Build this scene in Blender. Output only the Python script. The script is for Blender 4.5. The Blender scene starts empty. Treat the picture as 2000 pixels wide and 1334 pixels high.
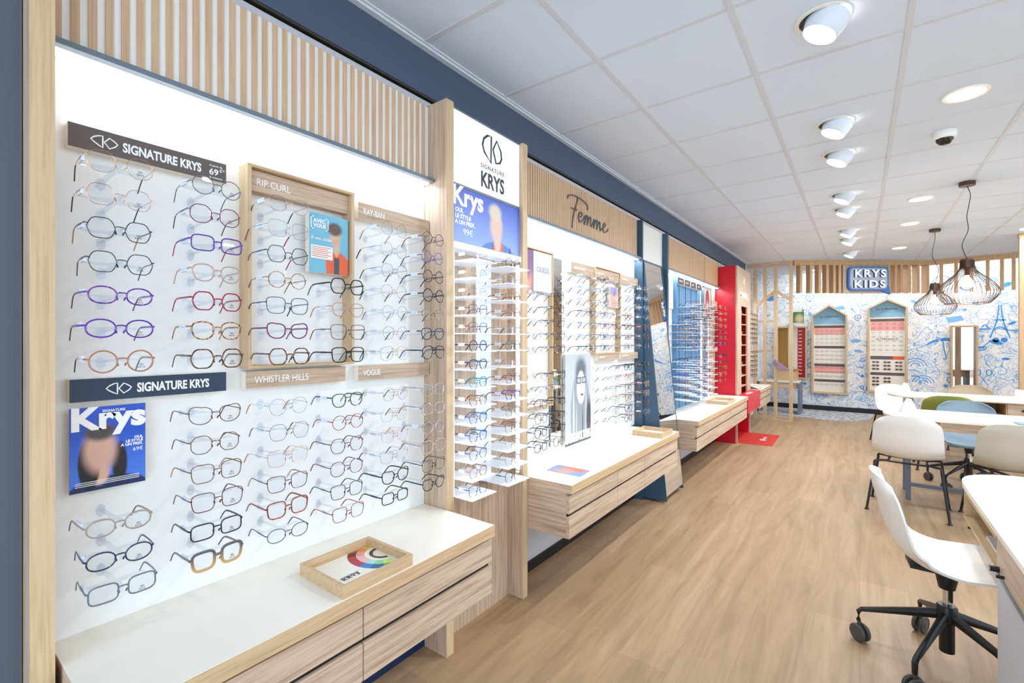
import bpy, bmesh, math, random
from mathutils import Vector, Matrix, Euler

SC = bpy.context.scene
COL = SC.collection
rnd = random.Random(7)
PI = math.pi
R = math.radians

# ------------------------------------------------------------------ camera, world, big lights, exposure
YAW, FPX, CAMZ = 36.7, 911.0, 1.42
cd = bpy.data.cameras.new('camera'); cam = bpy.data.objects.new('camera', cd); COL.objects.link(cam)
cam.location = (0, 0, CAMZ); cam.rotation_euler = (R(90), 0, R(YAW))
cd.sensor_width = 36; cd.lens = FPX / 2000 * 36; cd.shift_y = -0.0015; cd.clip_start = 0.02
SC.camera = cam

w = bpy.data.worlds.new('daylight'); SC.world = w; w.use_nodes = True
bg = w.node_tree.nodes['Background']; bg.inputs[0].default_value = (0.68, 0.83, 1.0, 1); bg.inputs[1].default_value = 0.6

def area(name, loc, rot, sx, sy, power, col=(1, 1, 1), spread=180):
    l = bpy.data.lights.new(name, 'AREA'); l.shape = 'RECTANGLE'; l.size = sx; l.size_y = sy
    l.energy = power; l.color = col; l.spread = R(spread)
    o = bpy.data.objects.new(name, l); COL.objects.link(o); o.location = loc; o.rotation_euler = rot
    return o
# daylight that comes in through the shop windows behind the camera; unseen side fill added on the right
area('shop_window_daylight', (1.3, -2.85, 1.45), (R(90), 0, 0), 5.6, 2.3, 150, (0.68, 0.84, 1.0))
area('added_side_fill', (4.85, 4.5, 1.45), (R(90), 0, R(90)), 9.5, 2.2, 95, (0.70, 0.85, 1.0))
# the strips of light under the canopies of the wall bays: (y0, y1, watts)
for y0, y1, pw in ((0.26, 1.485, 2.5), (2.135, 4.0, 4.6), (4.72, 6.9, 8), (7.95, 9.1, 4.5)):
    area('bay_led_strip', (-1.588, (y0 + y1) / 2, 2.128), (0, R(12), 0), 0.035, y1 - y0, pw, (0.78, 0.89, 1.0))

SC.view_settings.view_transform = 'Standard'; SC.view_settings.look = 'None'
SC.view_settings.gamma = 1; SC.view_settings.use_curve_mapping = False
SC.view_settings.exposure = 0.22
SC.cycles.use_denoising = True
SC.cycles.max_bounces = 10; SC.cycles.diffuse_bounces = 5; SC.cycles.glossy_bounces = 4
SC.cycles.transparent_max_bounces = 32; SC.cycles.transmission_bounces = 6
SC.cycles.caustics_reflective = False; SC.cycles.caustics_refractive = False
SC.cycles.sample_clamp_indirect = 6

# ------------------------------------------------------------------ materials
def hexc(h):
    h = h.lstrip('#'); out = []
    for i in (0, 2, 4):
        c = int(h[i:i + 2], 16) / 255
        out.append(c / 12.92 if c <= 0.04045 else ((c + 0.055) / 1.055) ** 2.4)
    return (*out, 1)

def newmat(name):
    m = bpy.data.materials.new(name); m.use_nodes = True
    return m, m.node_tree, m.node_tree.nodes, m.node_tree.links

def plain(name, col, rough=0.5, metal=0.0, spec=0.5, bump=0.0, coat=0.0):
    m, t, n, l = newmat(name); b = n['Principled BSDF']
    c = hexc(col)
    b.inputs['Base Color'].default_value = c; b.inputs['Roughness'].default_value = rough
    b.inputs['Metallic'].default_value = metal; b.inputs['Specular IOR Level'].default_value = spec
    b.inputs['Coat Weight'].default_value = coat
    tc = n.new('ShaderNodeTexCoord'); nz = n.new('ShaderNodeTexNoise'); nz.inputs['Scale'].default_value = 35
    l.new(tc.outputs['Object'], nz.inputs['Vector'])
    mr = n.new('ShaderNodeMapRange'); mr.inputs['To Min'].default_value = max(0, rough - 0.04); mr.inputs['To Max'].default_value = min(1, rough + 0.04)
    l.new(nz.outputs['Fac'], mr.inputs['Value']); l.new(mr.outputs['Result'], b.inputs['Roughness'])
    if bump:
        bp = n.new('ShaderNodeBump'); bp.inputs['Strength'].default_value = bump; bp.inputs['Distance'].default_value = 0.002
        nz.inputs['Scale'].default_value = 250
        l.new(nz.outputs['Fac'], bp.inputs['Height']); l.new(bp.outputs['Normal'], b.inputs['Normal'])
    return m

def ramp(n, pts):
    r = n.new('ShaderNodeValToRGB'); e = r.color_ramp.elements
    while len(e) > 1: e.remove(e[-1])
    e[0].position = pts[0][0]; e[0].color = hexc(pts[0][1])
    for p, c in pts[1:]:
        k = e.new(p); k.color = hexc(c)
    return r

def wood(name, light, dark, axis='z', scale=1.0, rough=0.5, knots=True):
    m, t, n, l = newmat(name); b = n['Principled BSDF']; b.inputs['Roughness'].default_value = rough
    b.inputs['Specular IOR Level'].default_value = 0.35
    tc = n.new('ShaderNodeTexCoord'); mp = n.new('ShaderNodeMapping')
    s = {'x': (1.3, 34, 34), 'y': (34, 1.3, 34), 'z': (34, 34, 1.3)}[axis]
    mp.inputs['Scale'].default_value = [k * scale for k in s]
    l.new(tc.outputs['Object'], mp.inputs['Vector'])
    nz = n.new('ShaderNodeTexNoise'); nz.inputs['Scale'].default_value = 2.2; nz.inputs['Detail'].default_value = 7; nz.inputs['Roughness'].default_value = 0.62
    nz.inputs['Distortion'].default_value = 0.5
    l.new(mp.outputs['Vector'], nz.inputs['Vector'])
    r = ramp(n, [(0.3, dark), (0.56, light), (0.75, light)])
    l.new(nz.outputs['Fac'], r.inputs['Fac'])
    out = r.outputs['Color']
    if knots:
        m2 = n.new('ShaderNodeMapping'); s2 = {'x': (2.0, 4.5, 4.5), 'y': (4.5, 2.0, 4.5), 'z': (4.5, 4.5, 2.0)}[axis]
        m2.inputs['Scale'].default_value = s2
        l.new(tc.outputs['Object'], m2.inputs['Vector'])
        v = n.new('ShaderNodeTexVoronoi'); v.inputs['Scale'].default_value = 0.9; l.new(m2.outputs['Vector'], v.inputs['Vector'])
        rr = n.new('ShaderNodeMapRange'); rr.inputs['From Min'].default_value = 0.03; rr.inputs['From Max'].default_value = 0.13
        rr.inputs['To Min'].default_value = 0.55; rr.inputs['To Max'].default_value = 0.0
        l.new(v.outputs['Distance'], rr.inputs['Value'])
        mx = n.new('ShaderNodeMix'); mx.data_type = 'RGBA'; l.new(rr.outputs['Result'], mx.inputs[0]); l.new(out, mx.inputs[6])
        mx.inputs[7].default_value = hexc('#8A6A50'); out = mx.outputs[2]
    l.new(out, b.inputs['Base Color'])
    return m

def emit(name, col, s):
    m, t, n, l = newmat(name); n.remove(n['Principled BSDF'])
    e = n.new('ShaderNodeEmission'); e.inputs[0].default_value = hexc(col); e.inputs[1].default_value = s
    l.new(e.outputs[0], n['Material Output'].inputs[0]); return m

def clear(name, tint, gloss=0.10, rough=0.03, dens=0.0, dcol='#FFFFFF'):
    """thin clear sheet: transparent, a little glossy, optionally a little milky"""
    m, t, n, l = newmat(name); n.remove(n['Principled BSDF'])
    tr = n.new('ShaderNodeBsdfTransparent'); tr.inputs[0].default_value = hexc(tint)
    gl = n.new('ShaderNodeBsdfGlossy'); gl.inputs['Roughness'].default_value = rough
    fr = n.new('ShaderNodeLayerWeight'); pw = n.new('ShaderNodeMath'); pw.operation = 'POWER'; pw.inputs[1].default_value = 4.0; l.new(fr.outputs['Facing'], pw.inputs[0])
    mu = n.new('ShaderNodeMath'); mu.operation = 'MULTIPLY_ADD'; mu.inputs[1].default_value = 0.5; mu.inputs[2].default_value = gloss * 0.3
    l.new(pw.outputs[0], mu.inputs[0])
    mx = n.new('ShaderNodeMixShader'); l.new(mu.outputs[0], mx.inputs[0]); l.new(tr.outputs[0], mx.inputs[1]); l.new(gl.outputs[0], mx.inputs[2])
    out = mx.outputs[0]
    if dens:
        df = n.new('ShaderNodeBsdfDiffuse'); df.inputs[0].default_value = hexc(dcol)
        m2 = n.new('ShaderNodeMixShader'); m2.inputs[0].default_value = dens
        l.new(out, m2.inputs[1]); l.new(df.outputs[0], m2.inputs[2]); out = m2.outputs[0]
    l.new(out, n['Material Output'].inputs[0]); return m

def shell_mat(name, a, bcol, scale=160, metal=0.0):
    """tortoiseshell acetate: two tones in blotches"""
    m, t, n, l = newmat(name); b = n['Principled BSDF']; b.inputs['Roughness'].default_value = 0.2
    tc = n.new('ShaderNodeTexCoord'); nz = n.new('ShaderNodeTexNoise'); nz.inputs['Scale'].default_value = scale; nz.inputs['Detail'].default_value = 1
    l.new(tc.outputs['Object'], nz.inputs['Vector'])
    r = ramp(n, [(0.44, a), (0.54, bcol)]); l.new(nz.outputs['Fac'], r.inputs['Fac']); l.new(r.outputs['Color'], b.inputs['Base Color'])
    return m

def grad_mat(name, top, bot, z0, z1):
    m, t, n, l = newmat(name); b = n['Principled BSDF']; b.inputs['Roughness'].default_value = 0.2
    tc = n.new('ShaderNodeTexCoord'); sp = n.new('ShaderNodeSeparateXYZ'); l.new(tc.outputs['Object'], sp.inputs[0])
    mr = n.new('ShaderNodeMapRange'); mr.inputs['From Min'].default_value = z0; mr.inputs['From Max'].default_value = z1
    l.new(sp.outputs['Z'], mr.inputs['Value']); r = ramp(n, [(0, bot), (1, top)]); l.new(mr.outputs['Result'], r.inputs['Fac'])
    l.new(r.outputs['Color'], b.inputs['Base Color']); return m

def print_mat(name, base, blobs, axes='YZ', rough=0.35, base2=None, zr=(-0.1, 0.1)):
    """a printed picture: soft ellipses (a0,b0,ra,rb,soft,colour) or boxes ('b',a0,b0,ra,rb,soft,colour) over a base tone, in the sheet's own coordinates"""
    m, t, n, l = newmat(name); b = n['Principled BSDF']; b.inputs['Roughness'].default_value = rough
    tc = n.new('ShaderNodeTexCoord'); sp = n.new('ShaderNodeSeparateXYZ'); l.new(tc.outputs['Object'], sp.inputs[0])
    A, B = sp.outputs[axes[0]], sp.outputs[axes[1]]
    def mth(op, x, y=None):
        k = n.new('ShaderNodeMath'); k.operation = op
        for i, v in enumerate((x, y)):
            if v is None: continue
            if isinstance(v, (int, float)): k.inputs[i].default_value = v
            else: l.new(v, k.inputs[i])
        return k.outputs[0]
    if base2:
        mr = n.new('ShaderNodeMapRange'); mr.inputs['From Min'].default_value = zr[0]; mr.inputs['From Max'].default_value = zr[1]
        l.new(B, mr.inputs['Value']); r = ramp(n, [(0, base2), (1, base)]); l.new(mr.outputs['Result'], r.inputs['Fac']); cur = r.outputs['Color']
    else:
        c = n.new('ShaderNodeRGB'); c.outputs[0].default_value = hexc(base); cur = c.outputs[0]
    for bl in blobs:
        box = bl[0] == 'b'
        if box: bl = bl[1:]
        a0, b0, ra, rb, soft, colr = bl
        da = mth('DIVIDE', mth('SUBTRACT', A, a0), ra); db = mth('DIVIDE', mth('SUBTRACT', B, b0), rb)
        if box: d = mth('MAXIMUM', mth('ABSOLUTE', da), mth('ABSOLUTE', db))
        else: d = mth('SQRT', mth('ADD', mth('MULTIPLY', da, da), mth('MULTIPLY', db, db)))
        mr = n.new('ShaderNodeMapRange'); mr.interpolation_type = 'SMOOTHSTEP'
        mr.inputs['From Min'].default_value = 1 - soft; mr.inputs['From Max'].default_value = 1 + soft
        mr.inputs['To Min'].default_value = 1; mr.inputs['To Max'].default_value = 0
        l.new(d, mr.inputs['Value'])
        mx = n.new('ShaderNodeMix'); mx.data_type = 'RGBA'; l.new(mr.outputs['Result'], mx.inputs[0]); l.new(cur, mx.inputs[6])
        mx.inputs[7].default_value = hexc(colr); cur = mx.outputs[2]
    l.new(cur, b.inputs['Base Color']); return m

def floor_mat():
    m, t, n, l = newmat('oak_planks'); b = n['Principled BSDF']
    tc = n.new('ShaderNodeTexCoord'); mp = n.new('ShaderNodeMapping'); mp.inputs['Rotation'].default_value = (0, 0, R(90))
    l.new(tc.outputs['Object'], mp.inputs['Vector'])
    br = n.new('ShaderNodeTexBrick'); br.inputs['Scale'].default_value = 1; br.inputs['Brick Width'].default_value = 1.45
    br.inputs['Row Height'].default_value = 0.22; br.inputs['Mortar Size'].default_value = 0.0012; br.inputs['Mortar Smooth'].default_value = 0.3
    br.inputs['Color1'].default_value = hexc('#B89A78'); br.inputs['Color2'].default_value = hexc('#AE906E'); br.inputs['Mortar'].default_value = hexc('#A08262')
    br.offset = 0.37; l.new(mp.outputs['Vector'], br.inputs['Vector'])
    m2 = n.new('ShaderNodeMapping'); m2.inputs['Scale'].default_value = (6, 0.55, 1); l.new(tc.outputs['Object'], m2.inputs['Vector'])
    nz = n.new('ShaderNodeTexNoise'); nz.inputs['Scale'].default_value = 2.4; nz.inputs['Detail'].default_value = 9; nz.inputs['Roughness'].default_value = 0.65; nz.inputs['Distortion'].default_value = 0.7
    l.new(m2.outputs['Vector'], nz.inputs['Vector'])
    r = ramp(n, [(0.25, '#B4ACA2'), (0.5, '#E6E2DE'), (0.72, '#FFFFFF')]); l.new(nz.outputs['Fac'], r.inputs['Fac'])
    mx = n.new('ShaderNodeMix'); mx.data_type = 'RGBA'; mx.blend_type = 'MULTIPLY'; mx.inputs[0].default_value = 0.75
    l.new(br.outputs['Color'], mx.inputs[6]); l.new(r.outputs['Color'], mx.inputs[7])
    m3 = n.new('ShaderNodeMapping'); m3.inputs['Scale'].default_value = (2.6, 1.0, 1); l.new(tc.outputs['Object'], m3.inputs['Vector'])
    v = n.new('ShaderNodeTexVoronoi'); v.inputs['Scale'].default_value = 1.5; l.new(m3.outputs['Vector'], v.inputs['Vector'])
    rr = n.new('ShaderNodeMapRange'); rr.inputs['From Min'].default_value = 0.0; rr.inputs['From Max'].default_value = 0.09; rr.inputs['To Min'].default_value = 0.35; rr.inputs['To Max'].default_value = 0
    l.new(v.outputs['Distance'], rr.inputs['Value'])
    mk = n.new('ShaderNodeMix'); mk.data_type = 'RGBA'; l.new(rr.outputs['Result'], mk.inputs[0]); l.new(mx.outputs[2], mk.inputs[6]); mk.inputs[7].default_value = hexc('#8C765E')
    l.new(mk.outputs[2], b.inputs['Base Color']); b.inputs['Roughness'].default_value = 0.42; b.inputs['Specular IOR Level'].default_value = 0.4
    bp = n.new('ShaderNodeBump'); bp.inputs['Strength'].default_value = 0.08; l.new(nz.outputs['Fac'], bp.inputs['Height']); l.new(bp.outputs['Normal'], b.inputs['Normal'])
    return m

def wallpaper_mat():
    m, t, n, l = newmat('doodle_wallpaper'); b = n['Principled BSDF']; b.inputs['Roughness'].default_value = 0.7
    tc = n.new('ShaderNodeTexCoord')
    c = n.new('ShaderNodeRGB'); c.outputs[0].default_value = hexc('#F3F1EC'); cur = c.outputs[0]
    for sc, wd, amt, colr, seed in ((2.6, 0.012, 0.95, '#7DB2DE', 0), (6.0, 0.017, 0.7, '#7AA6DA', 5), (11.0, 0.024, 0.5, '#94A2B6', 11), (1.3, 0.005, 0.9, '#3A8FD6', 21), (4.0, 0.010, 0.7, '#5FA3DC', 33)):
        mp = n.new('ShaderNodeMapping'); mp.inputs['Location'].default_value = (seed, seed * 2, seed); l.new(tc.outputs['Object'], mp.inputs['Vector'])
        nz = n.new('ShaderNodeTexNoise'); nz.inputs['Scale'].default_value = sc; nz.inputs['Detail'].default_value = 1.5; nz.inputs['Distortion'].default_value = 1.6
        l.new(mp.outputs['Vector'], nz.inputs['Vector'])
        k = n.new('ShaderNodeMath'); k.operation = 'PINGPONG'; k.inputs[1].default_value = 0.06; l.new(nz.outputs['Fac'], k.inputs[0])
        mr = n.new('ShaderNodeMapRange'); mr.inputs['From Min'].default_value = wd * 0.4; mr.inputs['From Max'].default_value = wd; mr.inputs['To Min'].default_value = amt; mr.inputs['To Max'].default_value = 0
        l.new(k.outputs[0], mr.inputs['Value'])
        # break the lines into separate doodles
        nb = n.new('ShaderNodeTexNoise'); nb.inputs['Scale'].default_value = sc * 1.1; nb.inputs['Detail'].default_value = 0; l.new(tc.outputs['Object'], nb.inputs['Vector'])
        gt = n.new('ShaderNodeMath'); gt.operation = 'GREATER_THAN'; gt.inputs[1].default_value = 0.5; l.new(nb.outputs['Fac'], gt.inputs[0])
        mu = n.new('ShaderNodeMath'); mu.operation = 'MULTIPLY'; l.new(mr.outputs['Result'], mu.inputs[0]); l.new(gt.outputs[0], mu.inputs[1])
        mx = n.new('ShaderNodeMix'); mx.data_type = 'RGBA'; l.new(mu.outputs[0], mx.inputs[0]); l.new(cur, mx.inputs[6]); mx.inputs[7].default_value = hexc(colr); cur = mx.outputs[2]
    v = n.new('ShaderNodeTexVoronoi'); v.inputs['Scale'].default_value = 16; l.new(tc.outputs['Object'], v.inputs['Vector'])
    lt = n.new('ShaderNodeMath'); lt.operation = 'LESS_THAN'; lt.inputs[1].default_value = 0.13; l.new(v.outputs['Distance'], lt.inputs[0])
    m3 = n.new('ShaderNodeMath'); m3.operation = 'MULTIPLY'; m3.inputs[1].default_value = 0.6; l.new(lt.outputs[0], m3.inputs[0])
    mx = n.new('ShaderNodeMix'); mx.data_type = 'RGBA'; l.new(m3.outputs[0], mx.inputs[0]); l.new(cur, mx.inputs[6]); mx.inputs[7].default_value = hexc('#8FA3C4'); cur = mx.outputs[2]
    l.new(cur, b.inputs['Base Color']); return m

def speckle_mat(name, a, b2, scale):
    m, t, n, l = newmat(name); b = n['Principled BSDF']; b.inputs['Roughness'].default_value = 0.9
    tc = n.new('ShaderNodeTexCoord'); nz = n.new('ShaderNodeTexNoise'); nz.inputs['Scale'].default_value = scale; nz.inputs['Detail'].default_value = 3
    l.new(tc.outputs['Object'], nz.inputs['Vector']); r = ramp(n, [(0.42, a), (0.56, b2)]); l.new(nz.outputs['Fac'], r.inputs['Fac']); l.new(r.outputs['Color'], b.inputs['Base Color']); return m

M = {}
M['gloss'] = plain('glossy_dark_board', '#3A332C', 0.08); M['floor'] = floor_mat(); M['wallpaper'] = wallpaper_mat()
M['wood_v'] = wood('oak_upright', '#CDB49C', '#A1866D', 'z'); M['wood_y'] = wood('oak_lengthwise', '#CDB49C', '#A1866D', 'y')
M['wood_x'] = wood('oak_crosswise', '#CDB49C', '#A1866D', 'x'); M['edge_v'] = wood('oak_edge', '#D2B792', '#BD9F7A', 'z', 1.6, knots=False)
M['edge_y'] = wood('oak_edge_y', '#CFB18A', '#B69670', 'y', 1.6, knots=False); M['slat'] = wood('oak_slat', '#D3B292', '#C09C7C', 'z', 1.3, knots=False)
M['slatb'] = wood('oak_slat_tan', '#CDAA82', '#B48F68', 'z', 1.3, knots=False)
M['white'] = plain('white_laminate', '#EFE9DC', 0.35); M['panel'] = plain('white_panel', '#EEEDEA', 0.32)
M['ceil'] = plain('ceiling_tile', '#D8E3F1', 0.9, bump=0.15); M['grid'] = plain('ceiling_bar', '#D0D4DB', 0.6)
M['beam'] = plain('blue_grey_paint', '#47576F', 0.6); M['blue'] = plain('petrol_blue', '#34526A', 0.4); M['skyblue'] = plain('display_blue', '#5A88AC', 0.45)
M['wallgrey'] = plain('pale_grey_wall', '#C9CBD0', 0.7); M['wall'] = plain('wall_paint', '#E9E7E2', 0.8); M['bluewall'] = plain('grey_blue_wall', '#56616D', 0.7)
M['black'] = plain('black_metal', '#17171A', 0.35); M['blackp'] = plain('black_plastic', '#0E0E10', 0.4); M['skirt'] = plain('black_skirting', '#0D0F14', 0.4)
M['navyskirt'] = plain('navy_skirting', '#12284C', 0.5)
M['red'] = plain('red_lacquer', '#C80A28', 0.3); M['redmat'] = plain('red_mat', '#C02A1E', 0.6); M['redbox'] = plain('coral_red', '#D0283A', 0.35)
M['wshell'] = plain('white_shell', '#EFEDE8', 0.42); M['beige'] = plain('beige_shell', '#C9C3B4', 0.5); M['olive'] = plain('olive_shell', '#84893C', 0.5)
M['bluesh'] = plain('blue_grey_shell', '#8298A6', 0.42); M['sand'] = plain('sand_shell', '#BCA98E', 0.5)
M['chrome'] = plain('chrome', '#D8D8D8', 0.15, 1.0); M['greymetal'] = plain('grey_metal', '#6A7783', 0.4)
M['mirror'] = plain('mirror', '#EDEFF0', 0.0, 1.0)
for nd in M['mirror'].node_tree.nodes:
    if nd.type == 'MAP_RANGE': nd.inputs['To Min'].default_value = 0; nd.inputs['To Max'].default_value = 0.0
M['darksign'] = plain('taupe_sign', '#5F5450', 0.5); M['navysign'] = plain('navy_sign', '#24384F', 0.5)
M['letter'] = plain('white_lettering', '#F5F5F5', 0.5); M['ink'] = plain('dark_ink', '#2E3B48', 0.5); M['inkblue'] = plain('blue_ink', '#3A8FD6', 0.7)
M['inklight'] = plain('light_blue_ink', '#7DB4E6', 0.7); M['inkguess'] = plain('slate_blue_ink', '#6478B4', 0.5); M['script'] = plain('grey_script_metal', '#4B565C', 0.35)
M['lamp'] = emit('lamp_face', '#FFF6E8', 7); M['bulb'] = emit('bulb_glow', '#FFE6B8', 9); M['lightbox'] = emit('lightbox_face', '#FFFFFF', 1.0)
M['glow'] = emit('lit_acrylic', '#EAF2FF', 1.5); M['ledface'] = emit('led_face', '#F4F8FF', 3)
M['bronze'] = plain('bronze_wire', '#5A4334', 0.4, 0.6)
M['acrylic'] = clear('acrylic', '#F9FBFE', 0.12, 0.05); M['lens'] = clear('lens', '#FCFDFE', 0.06, 0.0)
M['tray'] = plain('white_acrylic_tray', '#F2F6FC', 0.25)
for q in (M['tray'],):
    pb = q.node_tree.nodes['Principled BSDF']; pb.inputs['Emission Color'].default_value = (.85, .92, 1, 1); pb.inputs['Emission Strength'].default_value = .08   # edge-lit acrylic
M['tag'] = plain('price_tag_paper', '#DCE8F5', 0.3); M['slatd'] = plain('groove_brown', '#86684E', 0.8)
M['paper'] = plain('paper', '#EDEDF0', 0.7)
M['silverbox'] = plain('silver_lamp_body', '#DDE6F0', 0.4)
M['guntint'] = plain('dome_glass', '#2A2622', 0.08, 0.3)
M['carpet'] = speckle_mat('grey_fleck_carpet', '#8E8E92', '#C8C8CC', 14)
M['dark'] = plain('slot_shade_dark', '#1D1512', 0.8)
M['greencard'] = plain('ochre_panel', '#A8803A', 0.6)

# ------------------------------------------------------------------ mesh helpers
def box(bm, x0, x1, y0, y1, z0, z1, bev=0.0):
    vs = [bm.verts.new((x, y, z)) for x in (x0, x1) for y in (y0, y1) for z in (z0, z1)]
    fs = [(0, 1, 3, 2), (4, 6, 7, 5), (0, 4, 5, 1), (2, 3, 7, 6), (0, 2, 6, 4), (1, 5, 7, 3)]
    faces = [bm.faces.new([vs[i] for i in f]) for f in fs]
    if bev:
        ed = set(e for f in faces for e in f.edges)
        bmesh.ops.bevel(bm, geom=list(ed), offset=bev, segments=2, affect='EDGES', profile=0.5)

def sweep(bm, pts, ra, rb=None, ref=(1, 0, 0), closed=False, seg=6, caps=True):
    """tube through pts; ra across, rb along ref; numbers or lists"""
    pts = [Vector(p) for p in pts]; N = len(pts); ref = Vector(ref).normalized()
    if rb is None: rb = ra
    RA = ra if isinstance(ra, (list, tuple)) else [ra] * N
    RB = rb if isinstance(rb, (list, tuple)) else [rb] * N
    rings = []
    for i, p in enumerate(pts):
        a = pts[(i - 1) % N] if (closed or i > 0) else p
        b = pts[(i + 1) % N] if (closed or i < N - 1) else p
        t = (b - a).normalized(); nn = t.cross(ref)
        if nn.length < 1e-4: nn = t.cross(Vector((0.3, 0.9, 0.2)))
        nn.normalize(); bb = nn.cross(t).normalized()
        rings.append([bm.verts.new(p + nn * RA[i] * math.cos(2 * PI * k / seg + PI / seg) + bb * RB[i] * math.sin(2 * PI * k / seg + PI / seg)) for k in range(seg)])
    for i in range(N if closed else N - 1):
        A, B = rings[i], rings[(i + 1) % N]
        for k in range(seg): bm.faces.new((A[k], A[(k + 1) % seg], B[(k + 1) % seg], B[k]))
    if caps and not closed:
        bm.faces.new(rings[0][::-1]); bm.faces.new(rings[-1])

def lathe(bm, prof, c=(0, 0, 0), seg=24, axis=(0, 0, 1)):
    q = Vector((0, 0, 1)).rotation_difference(Vector(axis)).to_matrix(); c = Vector(c); rings = []
    for r, z in prof:
        if r < 1e-6: rings.append([bm.verts.new(c + q @ Vector((0, 0, z)))])
        else: rings.append([bm.verts.new(c + q @ Vector((r * math.cos(2 * PI * k / seg), r * math.sin(2 * PI * k / seg), z))) for k in range(seg)])
    for A, B in zip(rings, rings[1:]):
        for k in range(seg):
            k2 = (k + 1) % seg
            if len(A) == 1 and len(B) == 1: continue
            if len(A) == 1: bm.faces.new((A[0], B[k2], B[k]))
            elif len(B) == 1: bm.faces.new((A[k], A[k2], B[0]))
            else: bm.faces.new((A[k], A[k2], B[k2], B[k]))

def prism(bm, pts, n, d):
    """extrude the flat outline pts (3D) along the direction n by d"""
    n = Vector(n) * d; a = [bm.verts.new(Vector(p)) for p in pts]; b = [bm.verts.new(Vector(p) + n) for p in pts]
    bm.faces.new(a[::-1]); bm.faces.new(b)
    for i in range(len(a)): j = (i + 1) % len(a); bm.faces.new((a[i], a[j], b[j], b[i]))

def finish(name, bm, mat, smooth=False, off=(0, 0, 0)):
    bmesh.ops.recalc_face_normals(bm, faces=bm.faces)
    if off != (0, 0, 0): bmesh.ops.translate(bm, verts=bm.verts, vec=-Vector(off))
    me = bpy.data.meshes.new(name); bm.to_mesh(me); bm.free()
    me.materials.append(M[mat] if isinstance(mat, str) else mat)
    if smooth:
        for p in me.polygons: p.use_smooth = True
        try: me.set_sharp_from_angle(angle=R(40))
        except Exception: pass
    return me

def rootloc(o):
    while o.parent: o = o.parent
    return tuple(o.location)

def tag(o, label, cat, group=None):
    o['label'] = label; o['category'] = cat
    if group: o['group'] = group
    return o

def thing(name, label, cat, loc=(0, 0, 0), group=None, rotz=0):
    o = bpy.data.objects.new(name, None); o.empty_display_size = 0.05; COL.objects.link(o); o.location = loc; o.rotation_euler = (0, 0, rotz)
    return tag(o, label, cat, group)

def part(name, bm, mat, parent, smooth=False, label=None, world=True):
    """a child mesh; bm in world coordinates unless world is False (then in the root's own)"""
    me = finish(name, bm, mat, smooth, rootloc(parent) if world else (0, 0, 0))
    o = bpy.data.objects.new(name, me); COL.objects.link(o); o.parent = parent
    if label: o['label'] = label
    return o

def solo(name, bm, mat, label, cat, loc=(0, 0, 0), group=None, smooth=False):
    o = bpy.data.objects.new(name, finish(name, bm, mat, smooth, loc)); COL.objects.link(o); o.location = loc
    return tag(o, label, cat, group)

def struct(name, bm, mat, parent=None, smooth=False):
    o = bpy.data.objects.new(name, finish(name, bm, mat, smooth)); COL.objects.link(o)
    if parent: o.parent = parent
    else: o['kind'] = 'structure'
    return o

def B(*a, **k):
    bm = bmesh.new(); box(bm, *a, **k); return bm

def boxes(L, bev=0.0):
    bm = bmesh.new()
    for a in L: box(bm, *a, bev=bev)
    return bm

LEFT = Matrix(((0, 0, 1), (1, 0, 0), (0, 1, 0)))      # lettering on surfaces that face +x
BACK = Matrix(((1, 0, 0), (0, 0, -1), (0, 1, 0)))     # lettering on surfaces that face the camera (-y)
TOP = Matrix(((0, -1, 0), (1, 0, 0), (0, 0, 1)))      # lettering lying flat, read from +x
def text(bm, s, pos, size, frame=LEFT, depth=0.0008, bold=0.0, align='LEFT', sx=1.0, spacing=1.0, shear=0.0, fit=None):
    c = bpy.data.curves.new('t', 'FONT'); c.body = s; c.size = size; c.extrude = depth; c.offset = bold; c.align_x = align
    c.space_character = spacing; c.shear = shear; c.resolution_u = 3
    o = bpy.data.objects.new('t', c); COL.objects.link(o)
    dg = bpy.context.evaluated_depsgraph_get(); me = bpy.data.meshes.new_from_object(o.evaluated_get(dg))
    if fit:
        xs = [v.co.x for v in me.vertices]; sx = fit / (max(xs) - min(xs))
    me.transform(Matrix.Diagonal((sx, 1, 1, 1)))
    me.transform(Matrix.Translation(pos) @ frame.to_4x4()); bm.from_mesh(me)
    bpy.data.objects.remove(o); bpy.data.curves.remove(c); bpy.data.meshes.remove(me)

def T(s, pos, size, **k):
    bm = bmesh.new(); text(bm, s, pos, size, **k); return bm

def bez(pts, n=8):
    """smooth line through points (Catmull-Rom)"""
    P = [Vector(p) for p in pts]; P = [P[0] * 2 - P[1]] + P + [P[-1] * 2 - P[-2]]; out = []
    for i in range(1, len(P) - 2):
        a, b, c, d = P[i - 1:i + 3]
        for k in range(n):
            t = k / n
            out.append(0.5 * ((2 * b) + (c - a) * t + (2 * a - 5 * b + 4 * c - d) * t * t + (3 * b - a - 3 * c + d) * t ** 3))
    out.append(P[-2]); return out

def logo(bm, c, s, frame=LEFT, th=0.15):
    """the two facing gem shapes of the shop's sign, s = height"""
    f = frame
    def put(L):
        pts = [Vector(c) + f @ Vector((a * s, b * s, 0)) for a, b in L]
        sweep(bm, pts, th * s * 0.5, 0.0008, ref=f @ Vector((0, 0, 1)), closed=True, seg=4)
    put([(-0.04, 0.50), (-0.30, 0.45), (-0.62, 0.28), (-0.84, 0.04), (-0.60, -0.18), (-0.30, -0.38), (-0.04, -0.50), (-0.04, -0.2), (-0.04, 0.2)])
    put([(0.06, 0.0), (0.42, 0.46), (0.70, 0.30), (0.98, 0.06), (0.80, -0.20), (0.42, -0.46)])

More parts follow.
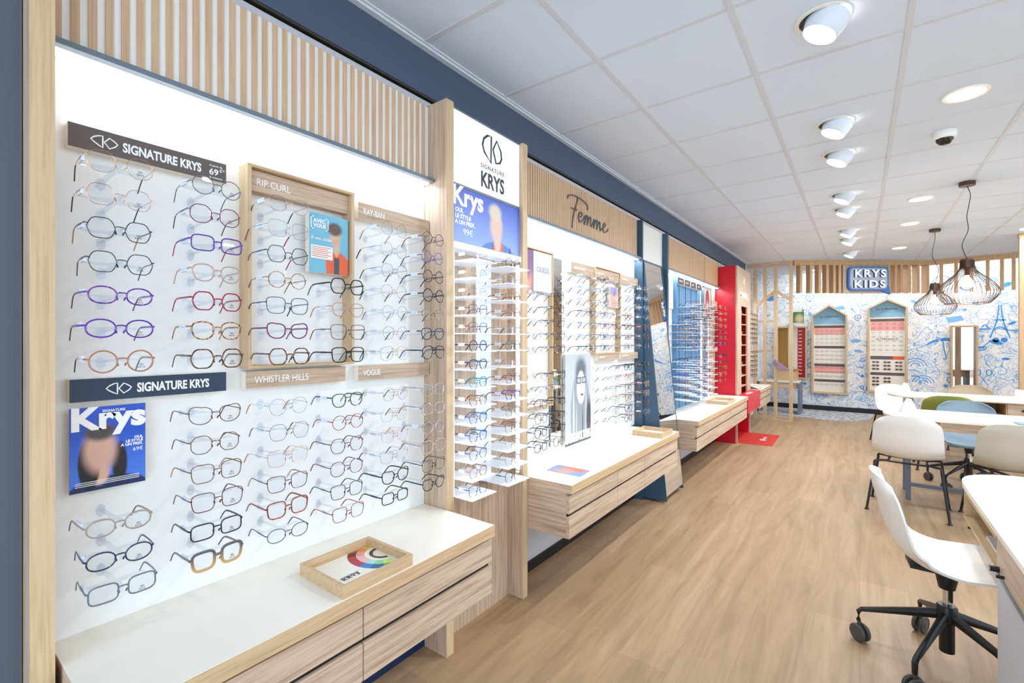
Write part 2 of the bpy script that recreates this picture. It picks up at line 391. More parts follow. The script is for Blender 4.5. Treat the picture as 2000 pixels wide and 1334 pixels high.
# ------------------------------------------------------------------ the room
XW = -1.62          # white display panels
XS = -1.588          # slat boards above them
CZ = 2.79
struct('floor', B(-2.2, 5.0, -3.0, 11.4, -0.05, 0), 'floor')
ceil = struct('ceiling', B(-1.64, 5.0, -3.0, 11.4, CZ, CZ + 0.05), 'ceil')
L = []
x = 0.173 - 0.6 * 3
while x < 5: L.append((x - 0.012, x + 0.012, -3, 11.4, CZ - 0.003, CZ + 0.001)); x += 0.6
y = 2.68 - 0.6 * 9
while y < 11.4: L.append((-1.64, 5, y - 0.012, y + 0.012, CZ - 0.0025, CZ + 0.001)); y += 0.6
g = struct('ceiling_grid', boxes(L), 'grid', ceil)
struct('wall_left', boxes([(-1.9, -1.66, 0.2, 11.4, 0, 2.56), (-1.66, -1.632, 0.2, 9.3, 0, 0.388), (-1.64, -1.56, -3.0, 0.188, 0, 2.95)]), 'wallgrey')
wl = bpy.data.objects['wall_left']
struct('entrance_return', B(-1.60, -1.556, -3.0, 0.186, 0, 2.79), 'bluewall', wl)
struct('wall_left_wallpaper', B(-1.66, -1.641, 9.37, 11.4, 0, 2.79), 'wallpaper', wl)
struct('baseboard_left', boxes([(-1.633, -1.622, 1.55, 9.25, 0, 0.062)]), 'skirt')
struct('trim_1', B(-1.633, -1.62, 0.23, 1.5, 0, 0.075), 'navyskirt')
struct('wall_front', boxes([(-2.2, -1.5, -3.05, -3.0, 0, 2.79), (4.1, 5.0, -3.05, -3.0, 0, 2.79), (-1.5, 4.1, -3.05, -3.0, 2.6, 2.79), (-1.5, 4.1, -3.05, -3.0, 0, 0.25)]), 'wall')
struct('wall_right', boxes([(5.0, 5.05, -3, 11.4, 0, 0.3), (5.0, 5.05, -3, 11.4, 2.6, 2.79), (5.0, 5.05, -3, -0.3, 0.3, 2.6), (5.0, 5.05, 9.3, 11.4, 0.3, 2.6)]), 'wall')
struct('wall_back', B(-1.9, 5.0, 11.3, 11.4, 0, 2.79), 'wallpaper')
struct('baseboard_back', B(-1.7, 5.0, 11.28, 11.3, 0, 0.095), 'skirt')
# painted soffit beam above the bays and its pale shadow-gap moulding
tb = struct('trim_2', B(-1.90, -1.64, 0.0, 9.22, 2.574, 2.81), 'beam'); struct('underside', B(-1.90, -1.642, 0.0, 9.22, 2.568, 2.574), 'gloss', tb)
struct('trim_3', boxes([(-1.642, -1.612, 0, 9.24, CZ - 0.012, CZ), (-1.612, -1.596, 0, 9.24, CZ - 0.005, CZ)]), 'silverbox')
# grey flecked carpet in front of the children's wall
bm = bmesh.new(); pts = [(-1.62, 11.27, 0), (-1.62, 10.2, 0)] + [(-0.45 + 0.62 * math.cos(a), 10.75 + 0.8 * math.sin(a), 0) for a in [R(d) for d in range(-110, 10, 10)]] + [(0.25, 11.27, 0)]
prism(bm, pts, (0, 0, 1), 0.006); solo('carpet', bm, 'carpet', 'grey flecked carpet with a curved edge before the doodle wallpaper', 'carpet')

# ------------------------------------------------------------------ upright panels between the bays
def upright(y0, y1, xf, z1, label, mside='wood_v', medge='edge_v', xb=-1.632, zb=0):
    t = thing('upright_panel', label, 'panel', (-1.55, (y0 + y1) / 2, 0), 'tall upright panels between the wall bays')
    part('side_board', B(xb, xf - 0.002, y0, y1, zb, z1), mside, t)
    part('front_edging', B(xf - 0.002, xf, y0, y1, zb, z1), medge, t)
    return t
upright(0.19, 0.2315, -1.478, 2.495, 'tall oak upright panel at the near end of the glasses wall')
upright(1.494, 1.54, -1.478, 2.50, 'tall oak upright panel left of the lit shelf tower')
upright(2.083, 2.127, -1.478, 2.50, 'tall oak upright panel right of the lit shelf tower')
upright(4.009, 4.029, -1.545, 2.49, 'petrol blue upright panel on the near side of the tall tilted mirror', 'blue', 'blue')
upright(4.68, 4.72, -1.545, 2.49, 'petrol blue upright panel behind the far edge of the tilted mirror', 'blue', 'blue', zb=.6615)

# ------------------------------------------------------------------ the bays
ZR = [1.375 + 0.079 * k for k in range(6, -1, -1)] + [0.825 + 0.079 * k for k in range(5, -1, -1)]   # 7 rows above, 6 below
def holder_bm(x, y, z):
    bm = bmesh.new()
    pts = [(XW, y - 0.016, z - 0.03)] ; n = 10
    out = [(XW + 0.0005, y + 0.010 * math.cos(a), z - 0.016 + 0.017 * math.sin(a)) for a in [2 * PI * k / n for k in range(n)]]
    prism(bm, out, (1, 0, 0), 0.003)
    prism(bm, [(XW + 0.003, y - 0.005, z - 0.012), (XW + 0.003, y + 0.005, z - 0.012), (x - 0.075, y + 0.006, z - 0.006), (x - 0.072, y + 0.062, z - 0.004), (x - 0.058, y + 0.062, z - 0.004),
                (x - 0.045, y + 0.006, z - 0.002), (x - 0.004, y + 0.004, z), (x - 0.004, y - 0.004, z), (x - 0.045, y - 0.006, z - 0.002), (x - 0.058, y - 0.062, z - 0.004), (x - 0.072, y - 0.062, z - 0.004), (x - 0.075, y - 0.006, z - 0.006)], (0, 0, -1), 0.003)
    box(bm, x - 0.006, x - 0.003, y - 0.004, y + 0.004, z - 0.016, z + 0.001)
    return bm

def slats(y0, y1, pitch, wd, z0, z1, mat='slat', dep=0.005, back='panel'):
    a = bmesh.new(); y = y0 + pitch * 0.3
    while y + wd < y1: box(a, XS - dep, XS, y, y + wd, z0, z1); y += pitch
    return a
def bay(name, label, y0, y1, slat_pitch, slat_w, back_mat='panel', backs=None, slat_mat='slat', slat_back='panel'):
    t = thing(name, label, 'display wall', (XW, (y0 + y1) / 2, 0.6), 'lit display walls for eyeglasses')
    if backs:
        for k, (a, b, m) in enumerate(backs): part('back_panel', B(XW - 0.012, XW, a, b, 0.6615, 2.137), m, t)
    else: part('back_panel', B(XW - 0.012, XW, y0, y1, 0.6615, 2.137), back_mat, t)
    sh = part('light_canopy', boxes([(XS - 0.03, -1.55, y0, y1, 2.137, 2.152)]), 'greymetal', t)
    part('light_diffuser', B(-1.612, -1.575, y0 + 0.01, y1 - 0.01, 2.131, 2.137), 'ledface', t)
    part('slat_backing', B(XS - 0.03, XS - 0.005, y0, y1, 2.152, 2.49), slat_back, t)
    part('slats', slats(y0, y1, slat_pitch, slat_w, 2.152, 2.49, slat_mat), slat_mat, t)
    return t
bay1 = bay('display_wall', 'white lit display wall nearest the camera, wide white gaps between its slats', 0.2335, 1.492, 0.0335, 0.0170)
bay2 = bay('display_wall', 'white lit display wall under the Femme lettering', 2.129, 4.008, 0.0258, 0.019, slat_back='slatd')
bay3 = bay('display_wall', 'blue and white display wall with glowing trays beyond the tilted mirror', 4.722, 6.93, 0.0258, 0.019,
           backs=[(4.722, 5.06, 'panel'), (5.06, 6.16, 'skyblue'), (6.16, 6.26, 'panel'), (6.26, 6.52, 'greymetal'), (6.52, 6.60, 'panel'), (6.60, 6.93, 'wood_v')], slat_back='slatd')
bay4 = bay('display_wall', 'last display wall, between the red tower and the timber lattice', 7.92, 9.22, 0.0258, 0.019, backs=[(7.92, 8.3, 'panel'), (8.3, 8.7, 'wood_v'), (8.7, 9.22, 'panel')], slat_back='slatd')
bm = bmesh.new(); box(bm, XS - 0.03, XS - 0.01, 4.031, 4.679, 2.136, 2.49)
solo('header_panel', bm, 'wall', 'plain cream board above the tall tilted mirror', 'panel', (XS, 4.35, 2.13))
# plain oak boards cover the far half of the third slat panel
part('plain_board', B(XS + .0002, XS + 0.004, 6.25, 6.93, 2.152, 2.49), 'slatb', bay3)

# ------------------------------------------------------------------ drawer counters
def counter(y0, y1, cuts, label):
    t = thing('drawer_counter', label, 'counter', (-1.41, (y0 + y1) / 2, 0.39), 'floating drawer counters along the glasses wall')
    top = part('countertop', B(-1.6315, -1.2025, y0, y1, 0.616, 0.66), 'wood_x', t)
    part('white_top', B(-1.63, -1.203, y0 + 0.001, y1 - 0.001, 0.66, 0.6612), 'white', top, label='white laminate surface')
    part('front_edging', B(-1.2025, -1.2, y0, y1, 0.616, 0.66), 'edge_y', top)
    part('carcass', boxes([(-1.6315, -1.235, y0, y1, 0.39, 0.616)]), 'wood_y', t)
    part('end_panel', B(-1.6315, -1.2345, y0 - .001, y0, 0.378, 0.616), 'wood_x', t)
    ys = [y0] + cuts + [y1]
    for a, b in zip(ys, ys[1:]):
        a2, b2 = a + (0.002 if a != y0 else 0), b - (0.002 if b != y1 else 0)
        part('drawer', boxes([(-1.2345, -1.216, a2, b2, 0.509, 0.601)]), 'wood_y', t)
        part('drawer', boxes([(-1.2345, -1.216, a2, b2, 0.378, 0.492)]), 'wood_y', t)
    part('slot_shade', boxes([(-1.2345, -1.228, y0 + 0.004, y1 - 0.01, 0.492, 0.509)]), 'dark', t)  # deep shade of the slot between drawers, painted as a dark strip
    return t
counter(0.244, 1.492, [0.871], 'white topped drawer counter nearest the camera, holding the colour wheel tray')
counter(2.131, 3.93, [2.74, 3.20], 'white topped drawer counter under the Femme display wall')
counter(4.515, 6.918, [5.3, 6.1], 'long white topped drawer counter under the blue display')
counter(7.912, 8.98, [8.4], 'short drawer counter between the red unit and the timber lattice')

# ------------------------------------------------------------------ eyeglasses
F = {}
F['gold'] = plain('gold_wire', '#C9A46A', 0.25, 0.9); F['rose gold'] = plain('rose_gold_wire', '#CF9A86', 0.25, 0.9); F['silver'] = plain('silver_wire', '#A9ABB2', 0.25, 0.9)
F['gunmetal'] = plain('gunmetal_wire', '#4A4C52', 0.3, 0.7); F['black'] = plain('black_acetate', '#111214', 0.2); F['navy'] = plain('navy_acetate', '#1E2B52', 0.2)
F['purple'] = plain('purple_acetate', '#5A2CA0', 0.2); F['plum'] = plain('plum_acetate', '#6E2450', 0.2); F['red'] = plain('red_acetate', '#9A1F38', 0.2)
F['brown'] = plain('brown_acetate', '#6B4432', 0.2); F['tan'] = plain('tan_acetate', '#B9825F', 0.2); F['tortoiseshell'] = shell_mat('tortoise', '#5A3216', '#C98F45', 150)
F['dark tortoiseshell'] = shell_mat('dark_tortoise', '#1C1210', '#7A4A22', 130); F['red tortoiseshell'] = shell_mat('red_tortoise', '#5A1E16', '#B24A30', 140)
F['purple mottled'] = shell_mat('purple_mottled', '#3A2A9A', '#8A4AA0', 120); F['steel grey'] = plain('steel_acetate', '#666B7C', 0.2); F['blue'] = plain('blue_acetate', '#2A5D9C', 0.2)
F['green'] = plain('green_acetate', '#3F5B40', 0.2); F['teal'] = plain('teal_acetate', '#1F8F97', 0.2); F['burgundy'] = plain('burgundy_acetate', '#5A1C24', 0.2)
F['clear'] = clear('clear_acetate', '#E4DEDC', 0.6, 0.1, 0.35, '#D9CDC9'); F['beige'] = plain('beige_acetate', '#B89E90', 0.2); F['greige'] = plain('greige_acetate', '#9C8F84', 0.2)
F['grey to beige'] = grad_mat('grey_to_beige', '#5E5A5C', '#C49A66', -0.018, 0.014); F['pink brown'] = plain('pink_brown_acetate', '#A8755F', 0.2)
F['black and white'] = plain('black_acetate2', '#161618', 0.2)

def outline(shape, side):
    """lens rim in (y, z), temporal side = +side"""
    N = 28; out = []
    P = dict(round=(.050, .050, 2.0), oval=(.053, .041, 2.2), rectangular=(.054, .042, 4.0), square=(.053, .049, 3.6), hexagonal=(.053, .053, 0), octagonal=(.053, .052, 0), panto=(.050, .050, 2.5),
             cat_eye=(.053, .045, 2.6), aviator=(.054, .052, 2.7))[shape]
    w, h, e = P
    for k in range(N):
        a = 2 * PI * k / N; ca, sa = math.cos(a), math.sin(a)
        if e: r = (abs(ca) ** e + abs(sa) ** e) ** (-1 / e)
        else:
            n = 6 if shape == 'hexagonal' else 8
            q = (a + (0 if n == 6 else PI / 8)) % (2 * PI / n); kk = .50 if n == 6 else .60; r = kk * math.cos(PI / n) / math.cos(q - PI / n) + (1 - kk) * (abs(ca) ** 3 + abs(sa) ** 3) ** (-1 / 3)
        y, z = r * ca * w / 2, r * sa * h / 2
        if shape == 'panto' and z > 0: z *= 0.85
        if shape in ('panto', 'square'): y *= 1 + 0.12 * (z / (h / 2)) * (1 if ca > 0 else 0.3)
        if shape == 'cat_eye': z += 0.006 * max(0, ca) * (0.4 + max(0, sa)); y *= 1 + 0.10 * z / (h / 2)
        if shape == 'aviator': y *= 1 + 0.10 * z / (h / 2); z -= 0.003 * ca
        out.append((side * y, z))
    return out, w
GC = {}
def gmesh(kind, shape, thick, matname):
    key = (kind, shape, thick, matname)
    if key in GC: return GC[key]
    bm = bmesh.new(); rt, rx = {'wire': (.00065, .00065), 'slim': (.0012, .0014), 'acetate': (.0019, .0019), 'chunky': (.0042, .0024)}[thick]
    o1, w = outline(shape, 1); hb = 0.0095; cy = hb + w / 2; wrap = lambda y: -0.9 * y * y
    if kind == 'frame':
        for s in (-1, 1):
            pts, _ = outline(shape, s)
            sweep(bm, [(wrap(y + s * cy), y + s * cy, z) for y, z in pts], rt, rx, ref=(1, 0, 0), closed=True)
            ze = 0.008 if shape not in ('round', 'oval') else 0.005
            yo = s * (hb + w - 0.0015)
            sweep(bm, [(wrap(yo), yo, ze), (wrap(yo) - 0.001, yo + s * 0.004, ze + 0.001), (wrap(yo) - 0.006, yo + s * 0.0058, ze + 0.001)], rt * 1.25, rx * 1.2, ref=(0, 0, 1))
            sweep(bm, [(-0.002, s * (hb + 0.001), -0.003), (-0.007, s * (hb - 0.002), -0.006), (-0.008, s * (hb - 0.003), -0.011)], 0.0012 if thick == 'wire' else 0.002, ref=(1, 0, 0))
        sweep(bm, [(-0.001, -hb - 0.001, 0.005), (0.001, -hb * .5, 0.0075), (0.001, hb * .5, 0.0075), (-0.001, hb + 0.001, 0.005)], max(rt, 0.0011), rx, ref=(1, 0, 0))
        if shape == 'aviator': sweep(bm, [(-0.001, -hb - 0.008, 0.0175), (0, 0, 0.0185), (-0.001, hb + 0.008, 0.0175)], max(rt, 0.001), rx, ref=(1, 0, 0))
        m = F[matname]
    elif kind == 'lens+' or kind == 'lens-':
        s = 1 if kind == 'lens+' else -1; pts, _ = outline(shape, s)
        prism(bm, [(wrap(y + s * cy) - 0.0004, y + s * cy, z) for y, z in pts], (1, 0, 0), 0.0008); m = M['lens']
    elif kind[:6] == 'temple':
        s = 1 if kind[6] == '+' else -1; yo = s * (hb + w - 0.0015 + 0.0058); ze = 0.009 if shape not in ('round', 'oval') else 0.006
        xo = wrap(yo) - 0.004
        pts = bez([(xo, yo, ze), (xo - 0.045, yo + s * 0.001, ze), (xo - 0.092, yo - s * 0.001, ze - 0.001), (xo - 0.112, yo - s * 0.002, ze - 0.010), (xo - 0.134, yo - s * 0.004, ze - 0.034)], 3)
        a = {'wire': .0007, 'slim': .001, 'acetate': .0016, 'chunky': .0018}[thick]; n = len(pts)
        tip = kind.endswith('t')
        if tip: sweep(bm, pts[n - 6:], [0.0012] + [0.0024] * 5, [0.0010] + [0.0014] * 5, ref=(0, 1, 0))
        else: sweep(bm, pts[:n - 5], [a * 1.0 if thick == 'wire' else a * 1.7] * (n - 5), [a * .8] * (n - 5), ref=(0, 1, 0))
        m = F[matname]
    elif kind == 'tag':
        yo = -(hb + w - 0.0015 + 0.0058); ze = 0.009; xo = -0.02
        for q in (.016, .024, .034): box(bm, xo - q - .0022, xo - q, yo - 0.0034, yo - 0.0031, ze - .003, ze - .0012)
        for f_ in bm.faces: f_.material_index = 1
        box(bm, xo - 0.048, xo - 0.010, yo - 0.003, yo + 0.0025, ze - 0.0085, ze + 0.004); m = M['tag']
    me = finish('eyeglasses_' + kind.replace('+', '').replace('-', ''), bm, m, True); GC[key] = me
    if kind == 'tag': me.materials.append(M['ink'])
    return me
def link(name, me, parent):
    o = bpy.data.objects.new(name, me); COL.objects.link(o); o.parent = parent; return o
PROTO = {}
NG = [0]; LASTG = ['']
bm = bmesh.new(); text(bm, 'KRYS', (.0012, .029, -.0165), .0055, bold=.0001, depth=.0001, spacing=1.1); logo(bm, (.0012, .0355, -.0085), .005, th=.16); PRINT = finish('lens_print', bm, 'ink')
def glasses(shape, thick, colr, loc, label, group, tip=None, rz=0, scale=1.0, simple=False, ry=0.0):
    key = (shape, thick, colr, tip, simple)
    if key not in PROTO:
        r = bpy.data.objects.new('eyeglasses', None); r.empty_display_size = 0.02
        L = [('frame', 'frame', colr), ('lens', 'lens+', 'lens'), ('lens', 'lens-', 'lens'), ('temple', 'temple+', colr), ('temple', 'temple-', colr), ('temple_tip', 'temple+t', tip or colr), ('temple_tip', 'temple-t', tip or colr)]
        if not simple: L.append(('price_tag', 'tag', 'tag'))
        kids = []
        for nm, k, mm in L:
            o = bpy.data.objects.new(nm, gmesh(k, shape if k != 'tag' else 'round', thick if 'lens' not in k and k != 'tag' else 'slim', mm)); o.parent = r; kids.append(o)
            if nm == 'temple_tip' and tip: o['label'] = tip + ' temple tip'
        PROTO[key] = (r, kids)
    r0, kids = PROTO[key]
    r = r0.copy(); COL.objects.link(r); r.location = loc; r.rotation_euler = (0, ry, rz); r.scale = (scale,) * 3
    tag(r, label, 'eyeglasses', group)
    for k in kids: c = k.copy(); COL.objects.link(c); c.parent = r
    NG[0] += 1; LASTG[0] = r.name
    return r
ROWW = ['top', 'second', 'third', 'fourth', 'fifth', 'sixth', 'seventh', 'eighth', 'ninth', 'tenth', 'eleventh', 'twelfth', 'bottom']
COLW = ['first', 'second', 'third', 'fourth', 'fifth', 'sixth', 'seventh', 'eighth']
def g3(s):
    """ 'shape/thickness/colour/temple colour' """
    p = s.split('/'); return p[0], p[1], p[2], (p[3] if len(p) > 3 else None)
N1 = [  # bay 1, column by column, rows from the top; None = nothing hangs there
 ['octagonal/wire/gold/black', 'hexagonal/wire/rose gold/black', 'hexagonal/slim/gunmetal/gold', 'hexagonal/slim/gunmetal/brown', 'oval/acetate/purple mottled/plum', 'oval/acetate/purple/plum', 'round/acetate/pink brown/gunmetal',
  None, None, None, 'oval/acetate/greige/brown', 'oval/acetate/navy', 'rectangular/acetate/steel grey'],
 ['round/slim/steel grey', 'octagonal/slim/plum/gunmetal', 'rectangular/acetate/purple/red', 'panto/acetate/beige', 'hexagonal/acetate/red', 'panto/acetate/tortoiseshell', 'hexagonal/acetate/dark tortoiseshell',
  'cat_eye/slim/brown', 'octagonal/slim/brown', 'square/slim/brown/tan', 'square/slim/burgundy', 'rectangular/acetate/black/gunmetal', 'square/chunky/grey to beige/gunmetal'],
 ['panto/wire/rose gold/black', 'square/wire/silver/red', 'hexagonal/slim/gunmetal/red', 'round/slim/tortoiseshell', 'square/slim/gunmetal/black', 'cat_eye/acetate/plum/brown', 'hexagonal/acetate/dark tortoiseshell',
  'round/wire/silver/tan', 'hexagonal/wire/gunmetal/brown', 'square/wire/rose gold/tan', 'square/slim/dark tortoiseshell/tan', 'square/acetate/red tortoiseshell/brown', 'oval/slim/gunmetal'],
 [None, None, None, 'hexagonal/acetate/black/gunmetal', 'panto/slim/tan', 'square/slim/brown', 'square/acetate/black',
  'panto/acetate/green', 'round/slim/red tortoiseshell', 'hexagonal/slim/burgundy', 'octagonal/slim/burgundy', 'square/slim/black/gunmetal', 'square/slim/red tortoiseshell'],
 ['round/wire/silver', 'hexagonal/wire/silver/black', 'hexagonal/wire/gunmetal/black', 'round/wire/gold/black', 'round/wire/silver', 'round/wire/gold/black', 'aviator/wire/gold/black',
  'round/wire/rose gold/brown', 'hexagonal/wire/gold/black', 'square/wire/rose gold', 'square/wire/silver/black', 'cat_eye/acetate/black', 'rectangular/acetate/black'],
 ['round/slim/plum/brown', 'round/slim/purple mottled/black', 'round/acetate/dark tortoiseshell/black', 'round/acetate/black/green', 'panto/slim/tortoiseshell/black', 'panto/acetate/navy', 'aviator/acetate/black',
  'square/acetate/clear', 'rectangular/acetate/clear/brown', 'round/acetate/clear/plum', 'square/acetate/beige/brown', 'square/slim/black', 'cat_eye/acetate/black']]
Y1 = [.341, .549, .753, .963, 1.168, 1.370]
XG = -1.430
WORDS = {'wire': 'wire', 'slim': 'thin rimmed', 'acetate': 'acetate', 'chunky': 'thick rimmed'}
def place(bayobj, tbl, ys, group, where, jit=0.004, simple=False):
    for ci, (y, colm) in enumerate(zip(ys, tbl)):
        for ri, s in enumerate(colm):
            if s is None: continue
            z = ZR[ri]; sh, th, co, tp = g3(s)
            yy = y + rnd.uniform(-jit, jit)
            part('eyewear_holder', holder_bm(XG, y, z), 'acrylic', bayobj)
            lab = '%s %s %s eyeglasses, %s row, %s column, %s' % (co, WORDS[th], sh.replace('_', ' '), ROWW[ri], COLW[ci], where)
            glasses(sh, th, co, (XG, yy, z - 0.0075 + 0.001), lab, group, tp, rz=rnd.uniform(-0.05, 0.05), simple=simple, scale=rnd.uniform(0.97, 1.03))
            if bayobj is bay1 and ci < 2:
                o = link('lens_print', PRINT, bpy.data.objects[LASTG[0]])
place(bay1, N1, Y1, 'eyeglasses on the nearest display wall', 'nearest display wall')
# bay 2
thin = ['round/wire/silver/black', 'hexagonal/wire/silver/black', 'square/wire/rose gold/brown', 'panto/wire/gold/black', 'aviator/wire/silver/black', 'round/wire/gold/brown']
darkf = ['square/acetate/black', 'panto/acetate/dark tortoiseshell', 'hexagonal/slim/black', 'cat_eye/acetate/black', 'square/slim/dark tortoiseshell', 'rectangular/acetate/black']
mixf = ['panto/slim/brown', 'square/slim/burgundy', 'round/slim/gunmetal', 'hexagonal/slim/tan', 'panto/acetate/tortoiseshell', 'square/slim/red tortoiseshell']
def colm(spec):
    out = []
    for ch in spec:
        out.append(None if ch == '.' else rnd.choice({'t': thin, 'd': darkf, 'm': mixf}[ch]))
    return out
N2 = [colm('..ttttt' 'ttdddd'), colm('..mdddd' 'dmdddd'), colm('tttmttd' '......'), colm('dddmddd' '......'), colm('tttmmmm' 'tttttt'), colm('...mddd' 'dmmmdd'), colm('ttttmmd' 'dtmdtd'), colm('ttttddd' 'ddmmdt')]
Y2 = [2.197, 2.392, 2.80, 3.007, 3.20, 3.427, 3.614, 3.817]
place(bay2, N2, Y2, 'eyeglasses on the Femme display wall', 'Femme display wall', simple=False)

# ------------------------------------------------------------------ tower of lit trays between the oak uprights
tw = thing('shelf_tower', 'oak tower of glowing white trays under the illuminated sign', 'display tower', (-1.55, 1.81, 0))
part('back_board', B(-1.632, -1.575, 1.541, 2.082, 0, 1.89), 'wood_v', tw)
part('light_column', B(-1.5745, -1.569, 1.541, 1.64, 0.705, 1.84), 'tray', tw); part('light_column', B(-1.5745, -1.569, 1.80, 1.92, 0.70, 1.84), 'tray', tw)
part('light_tube', B(-1.499, -1.486, 1.544, 1.554, 0.705, 1.83), 'glow', tw, label='glowing tube'); part('light_tube', B(-1.499, -1.486, 2.046, 2.066, 0.70, 1.83), 'glow', tw, label='glowing tube')
part('sloped_header', B(-1.575, -1.49, 1.541, 2.082, 1.845, 1.875), 'tray', tw)
tmats = [('black', 'panto'), ('navy', 'square'), ('teal', 'panto'), ('tortoiseshell', 'panto'), ('blue', 'round'), ('blue', 'panto'), ('navy', 'panto'), ('beige', 'panto'), ('navy', 'square')]
leftc = ['square/wire/rose gold', 'round/wire/gold', 'panto/wire/rose gold/black', 'square/slim/burgundy', 'square/slim/burgundy/tan', 'round/acetate/black', 'panto/acetate/navy/gunmetal', 'panto/acetate/teal/gunmetal', 'panto/acetate/tortoiseshell/black',
         'panto/acetate/blue', 'panto/acetate/blue/teal', 'panto/slim/navy/black', 'panto/acetate/pink brown', 'square/slim/navy/gunmetal']
rightc = ['round/slim/black', 'square/acetate/clear/plum', 'round/acetate/tortoiseshell/black', 'round/slim/red tortoiseshell/brown', 'square/acetate/clear/burgundy', 'round/slim/gunmetal', 'round/wire/rose gold', 'round/slim/burgundy/red',
          'panto/acetate/purple mottled/navy', 'panto/acetate/greige/black', 'square/slim/brown/red', 'panto/slim/beige/brown', 'square/acetate/clear/steel grey', 'square/slim/black/navy']
for ci, (ya, yb, lst) in enumerate(((1.556, 1.731, leftc), (1.823, 2.005, rightc))):
    for k in range(14):
        z = 0.703 + 0.0832 * (13 - k)
        bm = bmesh.new(); box(bm, -1.575, -1.381, ya, yb, z - 0.004, z)
        box(bm, -1.426, -1.4225, (ya + yb) / 2 - 0.004, (ya + yb) / 2 + 0.004, z, z + 0.030)
        part('lit_tray', bm, 'tray', tw)
        sh, th, co, tp = g3(lst[k])
        lab = '%s %s %s eyeglasses on the %s tray, %s column of the lit tower' % (co, WORDS[th], sh.replace('_', ' '), ROWW[k] if k < 12 else ('thirteenth' if k == 12 else 'lowest'), 'near' if ci == 0 else 'far')
        glasses(sh, th, co, (-1.418, (ya + yb) / 2, z + 0.0235), lab, 'eyeglasses on the trays of the lit tower', tp, simple=False)
# small lamps that light the trays along the tower's two tubes
for y in (1.564, 2.05):
    area('tower_tube_light', (-1.480, y, 1.27), (0, R(-90), 0), 1.1, 0.02, 1.6, (0.93, 0.96, 1.0))

# illuminated sign and poster on the tower
s = thing('illuminated_sign', 'square white illuminated sign with a gem emblem atop the tower', 'sign', (-1.51, 1.81, 2.15))
part('frame', boxes([(-1.60, -1.503, 1.541, 2.082, 2.139, 2.152), (-1.60, -1.503, 1.541, 2.082, 2.49, 2.50), (-1.60, -1.56, 1.541, 2.082, 2.15, 2.49)]), 'greymetal', s)
part('light_face', B(-1.56, -1.502, 1.542, 2.081, 2.152, 2.49), 'lightbox', s)
bm = bmesh.new(); yc = 1.845
f = LEFT; sc_ = 0.125
for Lp in ([(-0.05, 0.55), (-0.30, 0.50), (-0.52, 0.32), (-0.60, 0.05), (-0.50, -0.20), (-0.08, -0.55)], [(0.06, 0.06), (0.30, 0.48), (0.58, 0.12), (0.62, -0.16), (0.52, -0.36), (0.26, -0.46)]):
    sweep(bm, [Vector((-1.5015, yc, 2.385)) + f @ Vector((a * sc_, b * sc_, 0)) for a, b in Lp], 0.0085, 0.0008, ref=(1, 0, 0), closed=True, seg=4)
text(bm, 'SIGNATURE', (-1.5015, yc + 0.005, 2.277), 0.030, align='CENTER', spacing=1.25)
text(bm, 'KRYS', (-1.5015, yc + 0.005, 2.185), 0.105, align='CENTER', bold=0.0028, sx=0.78)
part('lettering', bm, 'ink', s)

def poster(name, label, y0, y1, z0, z1, x, th, mat, group=None):
    o = thing(name, label, 'poster', (x, (y0 + y1) / 2, (z0 + z1) / 2), group)
    part('board', B(x - th, x - 0.0006, y0, y1, z0, z1), 'white', o)
    part('print', B(x - 0.0006, x, y0, y1, z0, z1), mat, o)
    return o
M['p1'] = print_mat('poster_tower', '#4A63C4', [(.085, -.17, .15, .085, .05, '#4C7BB8'), ('b', .045, -.15, .008, .05, .3, '#2E4A78'), ('b', .185, -.15, .008, .05, .3, '#2E4A78'), (.085, -.12, .042, .055, .12, '#D85A35'), (.08, -.085, .028, .055, .3, '#D9B7A6'), (.07, -.005, .050, .075, .3, '#DAB9A8'), (.06, .065, .048, .040, .4, '#D8C9B4')],
                    base2='#8FA8E8', zr=(-.12, .12))
p = poster('poster', 'blue poster of a short haired person below the illuminated tower sign', 1.542, 2.081, 1.882, 2.137, -1.503, 0.05, M['p1'])
bm = T('Krys', (-1.5025, 1.556, 2.055), 0.125, bold=0.004, fit=.215); part('title_lettering', bm, 'letter', p)
bm = bmesh.new()
for k, sx in enumerate(('OUI,', 'LE STYLE', 'A UN PRIX.')): text(bm, sx, (-1.5025, 1.574, 2.020 - 0.028 * k), 0.028, bold=0.001)
text(bm, '99€', (-1.5025, 1.63, 1.918), 0.042); part('price_lettering', bm, 'letter', p)

